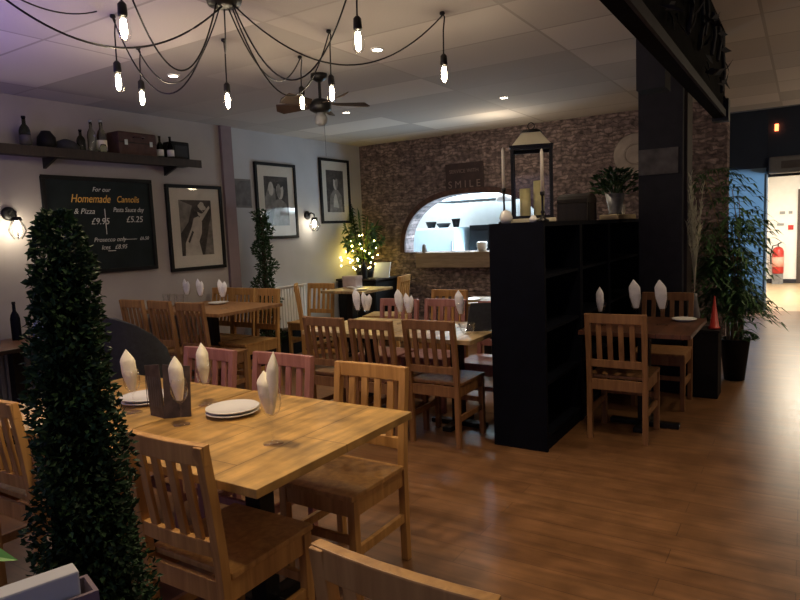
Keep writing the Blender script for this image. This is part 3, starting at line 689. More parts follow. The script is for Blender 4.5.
o = MB().lathe([(0, 0), (.022, .0), (.026, .02), (.015, .04), (0, .045)], n=14).build('tealight_holder', M['ceramic'], loc=(-1.47, 3.93, bz)); tag(o, 'tiny white tealight holder at the foot of the lantern', 'candle holder')
r = empty('wooden_chest', (-1.56, 5.16, bz))
MB().box(-.12, .12, -.14, .14, 0, .14).build('body', M['darkwood'], r, bevel=.006)
mb = MB(); n = 8
for i in range(n):
    a0, a1 = PI*i/n, PI*(i+1)/n
    mb.prism([(-.122, -.142*math.cos(a0), .142+.075*math.sin(a0)), (-.122, -.142*math.cos(a1), .142+.075*math.sin(a1)), (-.122, 0, .142)], (.244, 0, 0))
mb.build('lid', M['darkwood'], r)
for y in (-.1, .08): MB().box(.121, .126, y, y+.02, 0, .14).build('strap', M['iron'], r)
tag(r, 'dark wooden chest with a domed lid on the bookcase beside the lantern', 'chest')
o = MB().box(-.08, .08, -.36, .36, 0, .045).build('driftwood_plank', M['plank'], loc=(-1.46, 6.1, bz), bevel=.012); tag(o, 'pale wooden plank lying on the bookcase top near the pillar', 'plank')
r = empty('potted_plant', (-1.47, 6.02, bz+.0455), 0, 1.35)
MB().lathe([(0, 0), (.045, 0), (.04, .02), (.065, .14), (.06, .14), (.036, .03), (0, .03)], n=18).build('vase', M['galv'], r)
mb = MB()
for i in range(260):
    a = random.uniform(0, 2*PI); e = random.uniform(-.1, 1.2); rr = random.uniform(.02, .13)
    p = Vector((math.cos(a)*rr, math.sin(a)*rr*1.6, .16+random.uniform(0, .14)-rr*.3)); d = Vector((math.cos(a), math.sin(a), e))
    mb.leaf(p, d, (random.uniform(-1, 1), random.uniform(-1, 1), 1), .055, .026)
for i in range(14):
    a = i*.45; mb.tube([(0, 0, .1), (.05*math.cos(a), .06*math.sin(a), .2), (.1*math.cos(a), .15*math.sin(a), .26)], .003, 4)
mb.build('foliage', M['leaf'], r)
tag(r, 'small bushy plant in a grey vase on the far bookcase top', 'plant')
o = MB().box(-.03, .03, -.03, .03, 0, .09).build('white_candle_block', M['wax'], loc=(-1.47, 6.25, bz+.0455), bevel=.004); tag(o, 'short pale block candle right of the grey vase', 'candle')
o = MB().lathe([(0, 0), (.22, 0), (.235, .012), (.22, .025), (0, .025)], n=40).build('wall_disc', M['disc']); o.location = (-1.62, YB-.001, 2.22); o.rotation_euler = (R(90), 0, 0)
MB().lathe([(.10, .0255), (.11, .032), (.12, .0255)], n=32, closed=True).build('ring_moulding', M['disc'], o)
tag(o, 'round pale disc hung on the brick wall behind the pillar', 'wall decoration')
# plaque on brick wall
r = empty('wall_plaque', (-3.74, YB-.001, 2.13))
MB().box(-.27, .27, -.025, 0, -.2, .19).build('board', M['plaqued'], r, bevel=.004)
text('lettering', 'SERVICE WITH', .065, M['plaquet'], (0, -.027, .085), (R(90), 0, 0), r)
text('lettering', 'S M I L E', .13, M['plaquet'], (0, -.027, -.085), (R(90), 0, 0), r)
tag(r, 'dark rectangular plaque with faded lettering on the brick above the hatch', 'sign')

# ------------------------------------------------------------------ left wall items
def on_wall(name, y, z): return empty(name, (XL+.001, y, z), R(90))     # local: x -> +Y, y -> -X, z up; front is -y
r = on_wall('chalkboard', 3.49, 1.645)
MB().box(-.53, .53, -.018, 0, -.42, .42).build('slate', M['slate'], r)
mb = MB()
mb.box(-.535, .535, -.032, -.0185, .395, .43).box(-.535, .535, -.032, -.0185, -.43, -.395).box(-.535, -.5, -.032, -.0185, -.395, .395).box(.5, .535, -.032, -.0185, -.395, .395)
mb.build('frame', M['black'], r, bevel=.003)
rx = (R(90), 0, 0); yy = -.0195
text('lettering', 'For our', 0.056, M['chalk'], (0.005, yy, .32), rx, r, .3)
text('lettering', 'Homemade', 0.100, M['chalky'], (-0.103, yy, .235), rx, r, .3, sx=.8)
text('lettering', 'Cannolis', 0.084, M['chalky'], (0.266, yy, .235), rx, r, .3, sx=.8)
text('lettering', '& Pizza', 0.068, M['chalk'], (-0.175, yy, .125), rx, r, .3)
text('lettering', 'Pasta Sauce day', 0.060, M['chalk'], (0.266, yy, .14), rx, r, .3, sx=.85)
text('lettering', '£9.95', 0.080, M['chalk'], (-0.031, yy, .035), rx, r, .2)
text('lettering', '£5.25', 0.080, M['chalk'], (0.320, yy, .05), rx, r, .2)
text('lettering', 'Prosecco only', 0.056, M['chalk'], (0.050, yy, -.13), rx, r, .3)
text('lettering', '£6.50', 0.044, M['chalk'], (0.410, yy, -.13), rx, r, .2)
text('lettering', 'Ices   £8.95', 0.056, M['chalk'], (0.086, yy, -.2), rx, r, .3)
mb = MB(); mb.box(.02, .026, -.0202, -.0185, -.08, .15).box(.02, .10, -.0202, -.0185, -.235, -.229).box(.2, .33, -.0202, -.0185, -.135, -.131).build('ruled_line', M['chalk'], r)
tag(r, 'black chalkboard with yellow and white handwriting on the left wall', 'chalkboard')

def picture(y, z, w, h, lb, shapes):
    r = on_wall('framed_picture', y, z); fw = .035
    mb = MB(); mb.box(-w/2, w/2, -.03, 0, h/2-fw, h/2).box(-w/2, w/2, -.03, 0, -h/2, -h/2+fw).box(-w/2, -w/2+fw, -.03, 0, -h/2+fw, h/2-fw).box(w/2-fw, w/2, -.03, 0, -h/2+fw, h/2-fw)
    mb.build('frame', M['black'], r, bevel=.003)
    MB().box(-w/2+fw, w/2-fw, -.012, -.002, -h/2+fw, h/2-fw).build('mount', M['mount'], r)
    pw, ph = w*.29, h*.325
    MB().box(-pw, pw, -.0135, -.0125, -ph, ph).build('print', M['p_dark'], r)
    mb = MB(); k = 0
    for mt, pts in shapes:
        k += 1; mb.mat(M[mt]); mb.prism([(px*pw, -.0136-.0002*k, pz*ph) for px, pz in pts], (0, -.0001, 0))
    if shapes: mb.build('print_figure', None, r)
    MB().poly([(-w/2+fw, -.022, -h/2+fw), (w/2-fw, -.022, -h/2+fw), (w/2-fw, -.022, h/2-fw), (-w/2+fw, -.022, h/2-fw)]).build('glazing', M['pane'], r)
    tag(r, lb, 'picture', 'framed prints on the left wall'); return r
def ell(cx, cz, a, b, n=18, t=0): return [(cx+a*math.cos(u)*math.cos(t)-b*math.sin(u)*math.sin(t), cz+a*math.cos(u)*math.sin(t)+b*math.sin(u)*math.cos(t)) for u in [2*PI*i/n for i in range(n)]]
picture(4.545, 1.605, .72, .88, 'black framed print of a person in a pale dress and hat, right of the chalkboard',
    [('p_mid', [(-1, -.2), (-.5, .2), (-.2, .8), (-1, 1)]), ('p_mid', [(.4, -1), (1, -1), (1, .5), (.8, .1)]),
     ('p_light', [(-.8, -1), (-.75, -.55), (-.3, .05), (-.15, .35), (.15, .42), (.35, .2), (.3, -.2), (.1, -.5), (.25, -1)]),
     ('p_light', [(.1, .3), (.85, .8), (.9, .72), (.25, .15)]), ('p_light', ell(.28, .55, .17, .14)), ('p_dark', ell(.25, .6, .2, .07, t=-.3)),
     ('p_light', ell(.4, .75, .26, .1, t=-.2)), ('p_light', ell(.38, .82, .16, .12)), ('p_dark', [(-.3, -.1), (-.6, -.5), (-.5, -.55), (-.2, -.15)])])
picture(5.78, 1.90, .70, .90, 'black framed print of faces, behind the spiral topiary top',
    [('p_mid', [(-1, .1), (-.6, .7), (-.1, .5), (-.1, -.2), (-1, -.6)]), ('p_light', ell(-.45, .5, .22, .28)), ('p_light', ell(.3, .45, .3, .38)),
     ('p_dark', ell(.3, .75, .34, .2)), ('p_mid', ell(.2, .42, .18, .3)), ('p_dark', [(-1, -.6), (-.4, -.3), (-.2, -1), (-1, -1)]),
     ('p_mid', [(-.1, .05), (.3, .1), (.8, -.1), (1, -1), (-.5, -1)])])
picture(6.93, 2.05, .64, .86, 'black framed portrait print above the lit plant in the corner',
    [('p_light', ell(.05, .4, .26, .34)), ('p_dark', ell(.05, .72, .3, .18)), ('p_mid', ell(.16, .36, .13, .26)),
     ('p_mid', [(-.2, .08), (.3, .08), (.7, -.2), (.8, -1), (-.75, -1), (-.6, -.2)]), ('p_light', [(-.3, -.75), (-.15, -.25), (0, -.1), (.1, -.15), (.3, -.6), (.35, -.8)])])
o = on_wall('wall_notice', 5.235, 1.98); o2 = MB().box(-.13, .13, -.012, 0, -.16, .16).build('sheet', M['greysm'], o, bevel=.002)
MB().box(-.11, .11, -.0135, -.0125, -.14, .14).build('print', M['greyp'], o)
tag(o, 'small grey notice on the wall between the pilaster and second print', 'notice')

def sconce(y, z, lb, power):
    r = on_wall('wall_sconce', y, z)
    MB().lathe([(0, 0), (.055, 0), (.055, .015), (.03, .025), (0, .025)], n=20).build('backplate', M['iron'], r).rotation_euler = (R(90), 0, 0)
    MB().tube([(0, -.02, 0), (0, -.07, .03), (0, -.12, .01), (0, -.12, -.035)], .009, 8).build('arm', M['iron'], r)
    MB().lathe([(0, -.03), (.03, -.03), (.042, -.055), (.04, -.06), (0, -.045)], c=(0, -.12, 0), n=18).build('holder', M['iron'], r)
    MB().lathe([(.03, -.06), (.06, -.1), (.066, -.14), (.05, -.185), (.03, -.2), (.028, -.198), (.047, -.183), (.062, -.14), (.057, -.102), (.028, -.062)], c=(0, -.12, 0), n=20, closed=True).build('glass_shade', M['paneclear'], r)
    b = MB().lathe([(0, -.06), (.012, -.06), (.026, -.1), (.024, -.125), (.01, -.145), (0, -.148)], c=(0, -.12, 0), n=16).build('bulb', M['bulb'], r)
    mb = MB()
    for i in range(6):
        a = i*PI/3; mb.tube([(.032*math.cos(a), -.12+.032*math.sin(a), -.058), (.07*math.cos(a), -.12+.07*math.sin(a), -.14), (.03*math.cos(a), -.12+.03*math.sin(a), -.205)], .003, 5)
    mb.build('cage', M['iron'], r)
    tag(r, lb, 'wall light', 'wall sconces')
    l = bpy.data.lights.new('sconce_light', 'POINT'); l.energy = power; l.color = (1, .84, .6); l.shadow_soft_size = .05
    q = bpy.data.objects.new('sconce_light', l); C.objects.link(q); q.location = (XL+.125, y, z-.11)
sconce(6.33, 1.73, 'black caged wall lamp between the second and third framed prints', 4)
sconce(2.68, 1.75, 'black caged wall lamp at the far left beside the chalkboard', 8)

# wall shelf with its things
r = empty('wall_shelf', (-5.24, 3.0, 2.235))
MB().box(-.159, .12, -1.5, 1.43, -.02, .02).build('board', M['darkwood'], r, bevel=.003)
MB().box(.121, .135, -1.5, 1.43, -.045, .03).build('front_lip', M['darkwood'], r, bevel=.002)
for y in (-1.0, 0, 1.2): MB().prism([(-.158, y, -.021), (.08, y, -.021), (-.158, y, -.11)], (0, .025, 0)).build('bracket', M['iron'], r)
tag(r, 'long dark wooden shelf high on the left wall above the chalkboard', 'shelf')
sz = 2.2555
SG = 'bottles on the high wall shelf'
bottle(-5.27, 2.81, sz, .26, .042, M['bottleg'], 'dark wine bottle at the far left end of the high shelf', SG, M['greyp'])
o = MB().lathe([(0, 0), (.05, 0), (.075, .05), (.07, .11), (.04, .15), (.035, .16), (0, .16)], n=20).build('dark_pot', M['black'], loc=(-5.27, 2.98, sz)); tag(o, 'round black pot beside the wine bottle on the high shelf', 'pot')
o = MB().box(-.09, .09, -.11, .11, 0, .085).build('low_box', M['charcoal'], loc=(-5.27, 3.12, sz), bevel=.012) if 0 else MB().lathe([(0, 0), (.1, 0), (.105, .05), (.07, .09), (.02, .11), (0, .11)], n=24).build('covered_dish', M['charcoal'], loc=(-5.27, 3.14, sz)); tag(o, 'low dark covered dish on the high shelf left of the pale bottles', 'dish')
bottle(-5.25, 3.265, sz, .2, .036, M['bottleg'], 'short dark glass bottle left of the bright bottles on the high shelf', SG)
bottle(-5.24, 3.36, sz, .29, .036, M['bottlec'], 'tall slim clear bottle in the bright group on the high shelf', SG, None, cap='steel')
bottle(-5.24, 3.455, sz, .30, .04, M['bottlec'], 'tall clear bottle, rightmost of the bright group on the high shelf', SG, M['linen'], cap='steel')
o = MB().lathe([(0, 0), (.028, 0), (.033, .05), (.02, .08), (0, .085)], n=14).build('small_jar', M['bottlec'], loc=(-5.16, 3.41, sz)); tag(o, 'small clear jar in front of the bright bottles on the high shelf', 'jar')
r = empty('vintage_suitcase', (-5.26, 3.77, sz))
MB().box(-.09, .09, -.2, .2, 0, .22).build('body', M['suit'], r, bevel=.018)
MB().box(.091, .096, -.2, .2, .12, .126).build('seam', M['iron'], r); MB().tube([(.09, -.05, .17), (.12, -.05, .175), (.12, .05, .175), (.09, .05, .17)], .007, 6).build('handle', M['suit'], r)
for y in (-.13, .13): MB().box(.0965, .1, y-.015, y+.015, .1, .145).build('latch', M['steel'], r)
tag(r, 'dark brown leather case standing on the high shelf', 'case')
bottle(-5.22, 4.04, sz, .22, .032, M['bottleg'], 'dark bottle with a white label just right of the brown case', SG, M['white'])
bottle(-5.19, 4.135, sz, .22, .032, M['bottleg'], 'dark bottle with a white label in front of the black box', SG, M['white'])
r = empty('black_radio', (-5.28, 4.27, sz))
MB().box(-.07, .07, -.1, .11, 0, .19).build('body', M['black'], r, bevel=.015); MB().box(.071, .074, -.07, .08, .04, .15).build('grille', M['charcoal'], r)
tag(r, 'black box shaped radio at the right end of the high shelf', 'radio')

# ------------------------------------------------------------------ plants
def rnd3():
    v = Vector((random.gauss(0, 1), random.gauss(0, 1), random.gauss(0, 1))); return v.normalized()
# large topiary cone
r = empty('topiary_cone', (-1.345, .765, 0), R(0))
MB().lathe([(0, 0), (.13, 0), (.15, .02), (.17, .22), (.18, .24), (.165, .24), (.15, .21), (0, .2)], n=28).build('pot', M['black'], r)
MB().tube([(0, 0, .15), (0, 0, 1.45)], .016, 8, .006).build('trunk', M['bark'], r)
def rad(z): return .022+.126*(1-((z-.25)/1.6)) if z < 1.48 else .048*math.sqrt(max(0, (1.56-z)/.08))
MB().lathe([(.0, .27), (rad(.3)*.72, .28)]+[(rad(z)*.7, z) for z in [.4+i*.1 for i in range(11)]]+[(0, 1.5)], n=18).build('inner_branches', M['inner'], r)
mb = MB()
for i in range(13000):
    z = .26+1.29*random.random()**1.15; a = random.uniform(0, 2*PI); lump = 1+.12*math.sin(a*3+z*17)+.08*math.sin(a*5-z*29)
    rr = (rad(z))*lump*random.uniform(.64, 1.06); p = (rr*math.cos(a), rr*math.sin(a), z)
    d = Vector((math.cos(a), math.sin(a), random.uniform(-.3, .8)))+rnd3()*.8
    mb.leaf(p, d, rnd3()+Vector((math.cos(a), math.sin(a), .6)), random.uniform(.012, .022), random.uniform(.008, .013))
mb.build('foliage', M['leaf'], r)
tag(r, 'large dark green topiary cone in the left foreground', 'topiary')
# spiral topiary
r = empty('spiral_topiary', (-5.16, 5.27, 0))
MB().lathe([(0, 0), (.11, 0), (.14, .25), (.13, .25), (.1, .03), (0, .22)], n=20).build('pot', M['black'], r)
MB().tube([(0, 0, .1), (0, 0, 1.7)], .05, 8, .02).build('trunk', M['bark'], r)
mb = MB(); 
for i in range(5200):
    t = random.random(); z = .3+t*1.44; a0 = t*2*PI*3.6; off = .035*(1-t*.4); rr = (.15-.06*t)*(.8+.28*math.sin(t*2*PI*7.2))*random.uniform(.7, 1.05)
    v = rnd3(); p = Vector((off*math.cos(a0), off*math.sin(a0), z))+Vector((v.x*rr, v.y*rr, v.z*.05))
    mb.leaf(p, v+rnd3()*.5, rnd3(), .035, .016)
mb.build('foliage', M['leaf'], r)
tag(r, 'slim dark spiral topiary standing by the left wall', 'topiary')
# lit corner plant
r = empty('fairy_light_plant', (-5.10, 7.12, .8685))
MB().lathe([(0, 0), (.1, 0), (.13, .14), (.12, .14), (.09, .02), (0, .1)], n=20).build('pot', M['black'], r)
mb = MB(); mb2 = MB()
for i in range(16):
    a = random.uniform(0, 2*PI); e = random.uniform(.1, .3); tip = Vector((math.cos(a)*e, math.sin(a)*e*.8, random.uniform(.4, .72))); mid = Vector((math.cos(a)*e*.3, math.sin(a)*e*.3, .35))
    mb2.tube([(0, 0, .08), mid, tip], .005, 5)
    for k in range(46):
        t = random.uniform(.15, 1); p = (mid.lerp(tip, t) if t > .3 else Vector((0, 0, .1)).lerp(mid, t*3)); d = rnd3()+Vector((math.cos(a), math.sin(a), .3)); mb.leaf(p, d, rnd3()+Vector((0, 0, 1)), random.uniform(.06, .11), .034, droop=.4)
for q in (mb, mb2): q.v = [(max(x, -5.385+5.10), min(y, 7.53-7.12), z) for x, y, z in q.v]
mb.build('foliage', M['leaf2'], r); mb2.build('stems', M['bark'], r)
fl = MB().lathe([(0, -.009), (.008, -.004), (.009, .002), (.004, .01), (0, .011)], n=8).build('fairy_light', M['fairy'], r)
for i in range(40):
    v = rnd3(); q = random.random()
    p = Vector((.02+v.x*.26-(.12 if q < .4 else 0), -abs(v.y)*.2-.02, (.02+q*.9 if q < .4 else .34+v.z*.24)))
    if i: fl = fl.copy(); C.objects.link(fl)
    fl.location = p
mb = MB()
pp = [Vector((.26*math.cos(i*1.3), -.12+.1*math.sin(i*1.3), .12+i*.02)) for i in range(28)]
mb.tube(pp, .0018, 4).build('light_wire', M['iron'], r)
tag(r, 'leafy plant wrapped in glowing yellow fairy lights in the back corner', 'plant')
# palm behind it
r = empty('corner_palm', (-5.28, 7.38, .8685))
MB().lathe([(0, 0), (.07, 0), (.08, .12), (.07, .12), (0, .1)], n=16).build('pot', M['galv'], r)
mb = MB()
for i in range(12):
    a = R(-60)+random.uniform(-1.2, 1.4); L = random.uniform(.4, .62); pts = []
    for k in range(9):
        t = k/8; x = math.cos(a)*L*t*.7; y = math.sin(a)*L*t*.14; pts.append(Vector((x-.1*t, y-.05*t, .1+.95*t-.35*t*t*abs(math.cos(a)))))
    mb.tube(pts, .005, 4, .002)
    for k in range(2, 9):
        for sgn in (-1, 1):
            for q in range(2):
                p = pts[k-1].lerp(pts[k], q*.5); mb.leaf(p, Vector((math.cos(a)+sgn*.6, -.2, .5-sgn*.5)), (0, -1, .3), .15, .02, droop=.5)
mb.v = [(max(x, -5.365+5.28), min(y, 7.53-7.38), z) for x, y, z in mb.v]
mb.build('fronds', M['leaf'], r)
tag(r, 'dark palm with thin fronds rising behind the fairy light plant in the corner', 'plant')
# bamboo palm at right
r = empty('bamboo_palm', (-.52, 6.45, 0))
MB().lathe([(0, 0), (.085, 0), (.125, .36), (.135, .38), (.12, .38), (.08, .03), (0, .33)], n=24).build('pot', M['black'], r)
MB().lathe([(0, .335), (.115, .336)], n=20).build('soil', M['soil'], r)
mb = MB(); ml = MB()
for i in range(20):
    a = random.uniform(0, 2*PI); rr = random.uniform(.01, .08); top = random.uniform(.95, 1.95); lx = random.uniform(-.27, .04); ly = random.uniform(-.2, .2)
    P = [Vector((rr*math.cos(a)+lx*t*t, rr*math.sin(a)+ly*t*t, .33+(top-.33)*t)) for t in [k/6 for k in range(7)]]
    mb.tube(P, .009, 6, .004)
    for f in range(11):
        t = random.uniform(.25, 1) ; base = P[0].lerp(P[-1], t); b = random.uniform(0, 2*PI); L = random.uniform(.16, .30)
        Q = [base+Vector((math.cos(b)*L*u, math.sin(b)*L*u, .22*u-.28*u*u)) for u in [k/5 for k in range(6)]]
        ml.tube(Q, .002, 3)
        for k in range(1, 6):
            for sg in (-1, 1):
                dd = Vector((math.cos(b+sg*.8), math.sin(b+sg*.8), -.15)); ml.leaf(Q[k], dd, (0, 0, 1), random.uniform(.09, .17), .026, droop=.6)
for i in range(70):
    v = rnd3(); ml.leaf((.09+v.x*.05, -.03+v.y*.06, .37+abs(v.z)*.06), Vector((v.x+.7, v.y, .5)), rnd3()+Vector((0, 0, 1)), .07, .026, droop=.8)
ml.v = [(x, max(y, 6.13-6.45) if x < -.28 else max(y, 5.95-6.45), z) for x, y, z in ml.v]
mb.build('canes', M['cane'], r); ml.build('foliage', M['leaf2'], r)
tag(r, 'tall feathery bamboo palm in a black pot before the blue wall', 'plant')
# planter box + dry grasses + cone
r = empty('planter_box', (-.70, 5.79, 0))
MB().box(-.125, .125, -.12, .12, 0, .55).build('box', M['black'], r, bevel=.005)
MB().box(-.135, .135, -.13, .13, .5505, .57).build('rim', M['black'], r, bevel=.003)
tag(r, 'tall black box planter right of the pillar, behind the small dark table', 'planter')
r = empty('dried_grass_vase', (-.775, 5.83, .5705))
MB().lathe([(0, 0), (.035, 0), (.045, .1), (.02, .25), (.022, .28), (.016, .28), (0, .27)], n=16).build('vase', M['galv'], r)
mb = MB()
for i in range(15):
    a = random.uniform(0, 2*PI); L = random.uniform(.6, 1.05); e = random.uniform(.02, .09)
    P = [Vector((math.cos(a)*e*t*t, math.sin(a)*e*t*t, .22+L*t)) for t in [k/6 for k in range(7)]]; mb.tube(P, .0025, 4)
    for k in range(22):
        t = random.uniform(.55, 1); p = P[0].lerp(P[-1], t)+Vector((math.cos(a)*e*(t*t-t), 0, 0)); mb.leaf(p, Vector((random.uniform(-.5, .5), random.uniform(-.5, .5), 1)), rnd3(), .06, .008)
mb.build('grasses', M['leafp'], r)
tag(r, 'pale dried grasses in a narrow vase on the black planter by the pillar', 'dried flowers')
o = MB().lathe([(0, 0), (.045, 0), (.045, .015), (.036, .018), (.004, .27), (0, .275)], n=20).build('red_cone', M['red'], loc=(-.615, 5.76, .5705)); tag(o, 'narrow red cone on top of the black planter beside the palm', 'cone')

# foreground items bottom left
r = empty('menu_crate', (-.914, .374, .7405), R(73))
mb = MB(); mb.box(-.13, .13, -.03, -.024, 0, .245).box(-.13, .13, .024, .03, 0, .245).box(-.13, -.124, -.024, .024, 0, .245).box(.124, .13, -.024, .024, 0, .245).box(-.124, .124, -.024, .024, 0, .006)
mb.build('card_sides', M['lilac'], r)
text('lettering', 'MENUS', .045, M['ink'], (.04, -.0306, .21), (R(90), 0, 0), r)
tag(r, 'lilac card menu holder with dark lettering at the bottom left corner', 'menu holder')
r2 = MB().box(-.11, .11, -.017, .017, 0, .27).build('menu_booklet', M['paper'], loc=(-.914, .374, .7475), bevel=.003); r2.rotation_euler = (0, 0, R(73))
tag(r2, 'thick white booklet standing upright in the lilac menu holder', 'booklet')
r = empty('herb_pot', (-1.135, .355, .7405), 0, .97)
MB().lathe([(0, 0), (.04, 0), (.052, .1), (.046, .1), (.035, .01), (0, .085)], n=20).build('pot', M['ceramic'], r)
mb = MB()
for i in range(16):
    a = i*2.4; mb.tube([(0, 0, .08), (.03*math.cos(a), .03*math.sin(a), .2)], .002, 4); mb.leaf((.03*math.cos(a), .03*math.sin(a), .2), (math.cos(a), math.sin(a), .4), (0, 0, 1), .05, .03, droop=.5)
mb.tube([(0, 0, .08), (.07, .01, .25), (.13, .04, .315)], .0025, 4)
mb.leaf((.12, .035, .312), (.6, .4, -.05), (-.2, -.6, .8), .085, .036, droop=.2)
mb.build('foliage', M['leafb'], r)
tag(r, 'bright green leafy herb at the left edge above the white booklet', 'plant')

# ------------------------------------------------------------------ chandelier
HX, HY = -2.49, 2.38
r = empty('swag_chandelier', (HX, HY, H))
MB().lathe([(0, -.001), (.09, -.001), (.09, -.03), (.08, -.055), (.03, -.062), (0, -.062)], n=28).build('canopy', M['iron'], r)
bulbs = [(-1.76, 3.33, 2.47, .31), (-1.77, 2.51, 2.475, .46), (-2.45, 3.17, 2.44, .43), (-2.95, 3.48, 2.50, .27), (-3.05, 2.89, 2.44, .16), (-3.57, 2.66, 2.50, .31), (-3.17, 2.22, 2.46, .44), (-2.5, 1.80, 2.51, .42)]
for i, (x, y, z, sag) in enumerate(bulbs):
    dx, dy = x-HX, y-HY
    dd = Vector((dx, dy, 0)).normalized()*.05
    pts = smooth_pts((dd.x, dd.y, -.055), (dx, dy, -.02), sag-.03, 26)+[Vector((dx+.004, dy, -.008)), Vector((dx+.012, dy+.004, -.03)), Vector((dx+.004, dy, -.1)), Vector((dx, dy, z-H))]
    MB().tube(pts, .0042, 6).build('cord', M['iron'], r)
    MB().lathe([(0, 0), (.014, 0), (.016, -.012), (.009, -.018), (.0, -.018)], c=(dx, dy, 0), n=12).build('ceiling_hook', M['iron'], r)
    hld = MB().lathe([(0, 0), (.009, 0), (.019, -.012), (.021, -.055), (.019, -.062), (0, -.062)], c=(dx, dy, z-H), n=16).build('bulb_holder', M['iron'], r)
    MB().lathe([(.012, -.062), (.016, -.075), (.027, -.105), (.03, -.125), (.025, -.15), (.012, -.163), (.0, -.166)], c=(dx, dy, z-H), n=18).build('bulb_glass', M['paneclear'], hld)
    MB().lathe([(0, -.068), (.0105, -.073), (.014, -.1), (.014, -.13), (.010, -.15), (0, -.156)], c=(dx, dy, z-H), n=12).build('filament', M['fil'], hld)
    l = bpy.data.lights.new('bulb_light', 'POINT'); l.energy = 1.6; l.color = (1, .78, .52); l.shadow_soft_size = .03
    q = bpy.data.objects.new('bulb_light', l); C.objects.link(q); q.location = (x, y, z-.21)
MB().tube(smooth_pts((0, 0, -.05), (-.42, -1.08, -.01), .30, 30), .005, 6).build('cord', M['iron'], r)
MB().tube(smooth_pts((-.67, -.26, -.01), (-.42, -1.08, -.01), .10, 20), .004, 6).build('cord', M['iron'], r)
tag(r, 'black swagged cord chandelier with bare filament bulbs on the ceiling', 'chandelier')

# ceiling fan
r = empty('ceiling_fan', (-3.17, 3.95, H))
MB().lathe([(0, -.001), (.065, -.001), (.065, -.03), (.02, -.06), (0, -.06)], n=20).build('canopy', M['iron'], r)
MB().tube([(0, 0, -.05), (0, 0, -.2)], .012, 8).build('downrod', M['iron'], r)
MB().lathe([(0, -.19), (.05, -.19), (.085, -.22), (.085, -.27), (.05, -.29), (0, -.29)], n=24).build('motor', M['iron'], r)
MB().lathe([(0, -.29), (.03, -.29), (.05, -.33), (.045, -.37), (.02, -.39), (0, -.39)], n=20).build('lamp_shade', M['vent'], r)
for k in range(5):
    a = R(-25+72*k); c, s_ = math.cos(a), math.sin(a); mb = MB()
    q = [(.08, -.02, -.23), (.12, -.04, -.245), (.36, -.055, -.255), (.39, 0, -.24), (.36, .055, -.205), (.12, .04, -.215)]
    mb.prism([(x*c-y*s_, x*s_+y*c, z) for x, y, z in q], (0, 0, .008)).build('blade', M['fan'], r, bevel=.002)
MB().tube([(.03, 0, -.37), (.03, 0, -.62)], .0015, 4).build('pull_cord', M['iron'], r)
tag(r, 'dark five bladed ceiling fan behind the chandelier bulbs', 'ceiling fan')

# downlights
def downlight(x, y, lb, power, size=60, vis=True, col=(1, .8, .56)):
    r = empty('ceiling_downlight', (x, y, H))
    MB().lathe([(.03, -.004), (.045, -.001), (.045, -.006), (.034, -.01)], n=20, closed=True).build('rim', M['white'], r)
    MB().lathe([(0, -.009), (.031, -.009), (.031, -.003), (0, -.003)], n=20).build('lens', M['spot'], r)
    tag(r, lb, 'ceiling light', 'recessed ceiling downlights')
    l = bpy.data.lights.new('downlight_or_fill', 'SPOT'); l.energy = power; l.color = col; l.spot_size = R(size); l.spot_blend = .7; l.shadow_soft_size = .05
    q = bpy.data.objects.new('downlight_or_fill', l); C.objects.link(q); q.location = (x, y, H-.03)
DL = [(-2.45, 3.69, 'round recessed downlight right of the chandelier, above the middle table', 34, 100), (-2.44, 5.81, 'round recessed downlight nearest the brick wall', 38, 120),
      (-3.95, 5.33, 'round recessed downlight beyond the fan blades', 46, 120), (-3.98, 3.25, 'round recessed downlight on the left between two hanging bulbs', 42, 95)]
for x, y, lb, p, sz_ in DL: downlight(x, y, lb, p, sz_)
for x, y, p in [(-1.9, 1.5, 85), (-.9, 3.3, 46), (.9, 2.6, 34), (.4, 5.9, 34), (-.7, .9, 26), (.2, 8.6, 26)]:  # added warm fill spots for tables and floor, no fixtures built
    l = bpy.data.lights.new('downlight_or_fill', 'SPOT'); l.energy = p; l.color = (1, .74, .46); l.spot_size = R(115); l.spot_blend = .8; l.shadow_soft_size = .08
    q = bpy.data.objects.new('downlight_or_fill', l); C.objects.link(q); q.location = (x, y, H-.03)

# ------------------------------------------------------------------ lamps
def area(name, loc, rot, sx, sy, e, col):
    l = bpy.data.lights.new(name, 'AREA'); l.shape = 'RECTANGLE'; l.size = sx; l.size_y = sy; l.energy = e; l.color = col
    q = bpy.data.objects.new(name, l); C.objects.link(q); q.location = loc; q.rotation_euler = rot; return q
area('kitchen_worktop_bounce', (-3.7, 8.3, 1.0), (R(-98), 0, R(-38)), 1.8, .3, 55, (.55, .8, 1))
area('kitchen_light', (-3.9, 8.6, 2.5), (0, 0, 0), 2.6, 1.0, 150, (.72, .9, 1))
area('corridor_light', (.3, 13.4, 2.4), (0, 0, 0), 1.2, 2.0, 170, (1, .86, .66))
l = bpy.data.lights.new('blue_wall_spot', 'SPOT'); l.energy = 600; l.color = (.6, .82, 1); l.spot_size = R(40); l.spot_blend = .12; l.shadow_soft_size = .05  # unseen spot added for the blue wall, cone edge shapes the diagonal
q = bpy.data.objects.new('blue_wall_spot', l); C.objects.link(q); q.location = (2.4, 9.2, 1.3); q.rotation_euler = (Vector((-.75, 11.34, .85))-Vector((2.4, 9.2, 1.3))).to_track_quat('-Z', 'Y').to_euler()
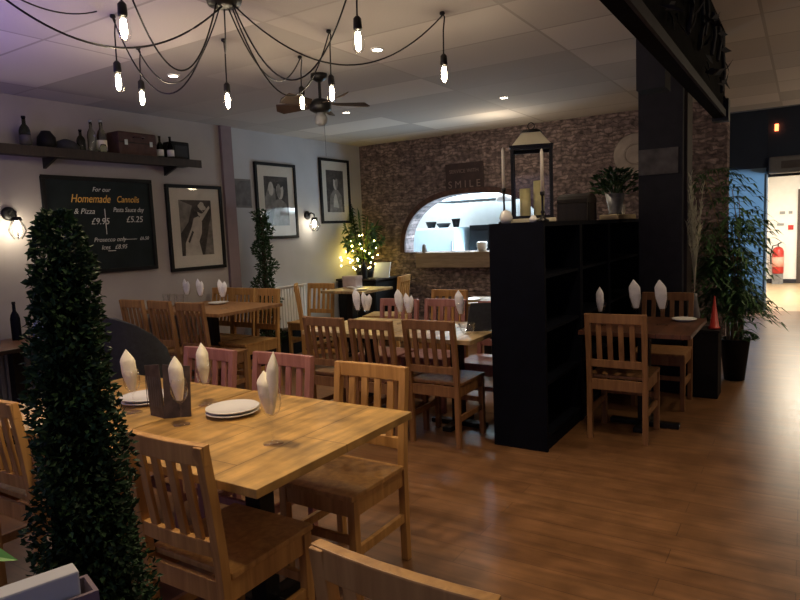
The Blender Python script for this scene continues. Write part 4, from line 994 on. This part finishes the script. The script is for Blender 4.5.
for x, y, z, p in [(1.6, 5.2, 2.2, 22), (1.1, 8.0, 2.2, 16), (-2.9, 6.6, 2.35, 8)]:  # added point fill for ceiling and brick wall, no pendants hang here
    l = bpy.data.lights.new('ceiling_fill', 'POINT'); l.energy = p; l.color = (1, .8, .55); l.shadow_soft_size = .12
    q = bpy.data.objects.new('ceiling_fill', l); C.objects.link(q); q.location = (x, y, z)
area('front_fill', (-.8, -1.7, 1.5), (R(90), 0, 0), 6.5, 1.5, 8, (.66, .66, 1))  # added cool fill from behind the camera, no known source
area('purple_bar_light', (-3.9, .7, 1.7), (R(180), 0, 0), .8, 1.2, 26, (.35, .25, 1))
l = bpy.data.lights.new('fairy_light_glow', 'POINT'); l.energy = 13; l.color = (1, .68, .07); l.shadow_soft_size = .15
q = bpy.data.objects.new('fairy_light_glow', l); C.objects.link(q); q.location = (-5.15, 7.16, 1.22)

w = bpy.data.worlds.new('World'); S.world = w; w.use_nodes = True
w.node_tree.nodes['Background'].inputs[0].default_value = (.18, .2, .42, 1); w.node_tree.nodes['Background'].inputs[1].default_value = .35  # dim violet-blue ambient, added as soft fill through the open front

# ------------------------------------------------------------------ camera
f = 637.; v0 = -69.; s = -.0429; vpx = 405.5
U = -Vector((-s, 1., -v0/f)); U.normalize()
D = Vector((vpx, v0+s*vpx, f)); D = D-U*D.dot(U); D.normalize()
X = D.cross(U)
# world = rows(X, D, U) @ (right, down, forward)
rt = Vector((X[0], D[0], U[0])); dn = Vector((X[1], D[1], U[1])); fw = Vector((X[2], D[2], U[2]))
cam = bpy.data.cameras.new('Camera'); cam.sensor_width = 36; cam.lens = 36*f/800; cam.clip_start = .05
co = bpy.data.objects.new('Camera', cam); C.objects.link(co)
mw = Matrix.Identity(4)
for i in range(3): mw[i][0] = rt[i]; mw[i][1] = -dn[i]; mw[i][2] = -fw[i]
mw[2][3] = 1.48
co.matrix_world = mw
S.camera = co
S.view_settings.view_transform = 'Standard'; S.view_settings.look = 'None'; S.view_settings.gamma = 1; S.view_settings.exposure = .2
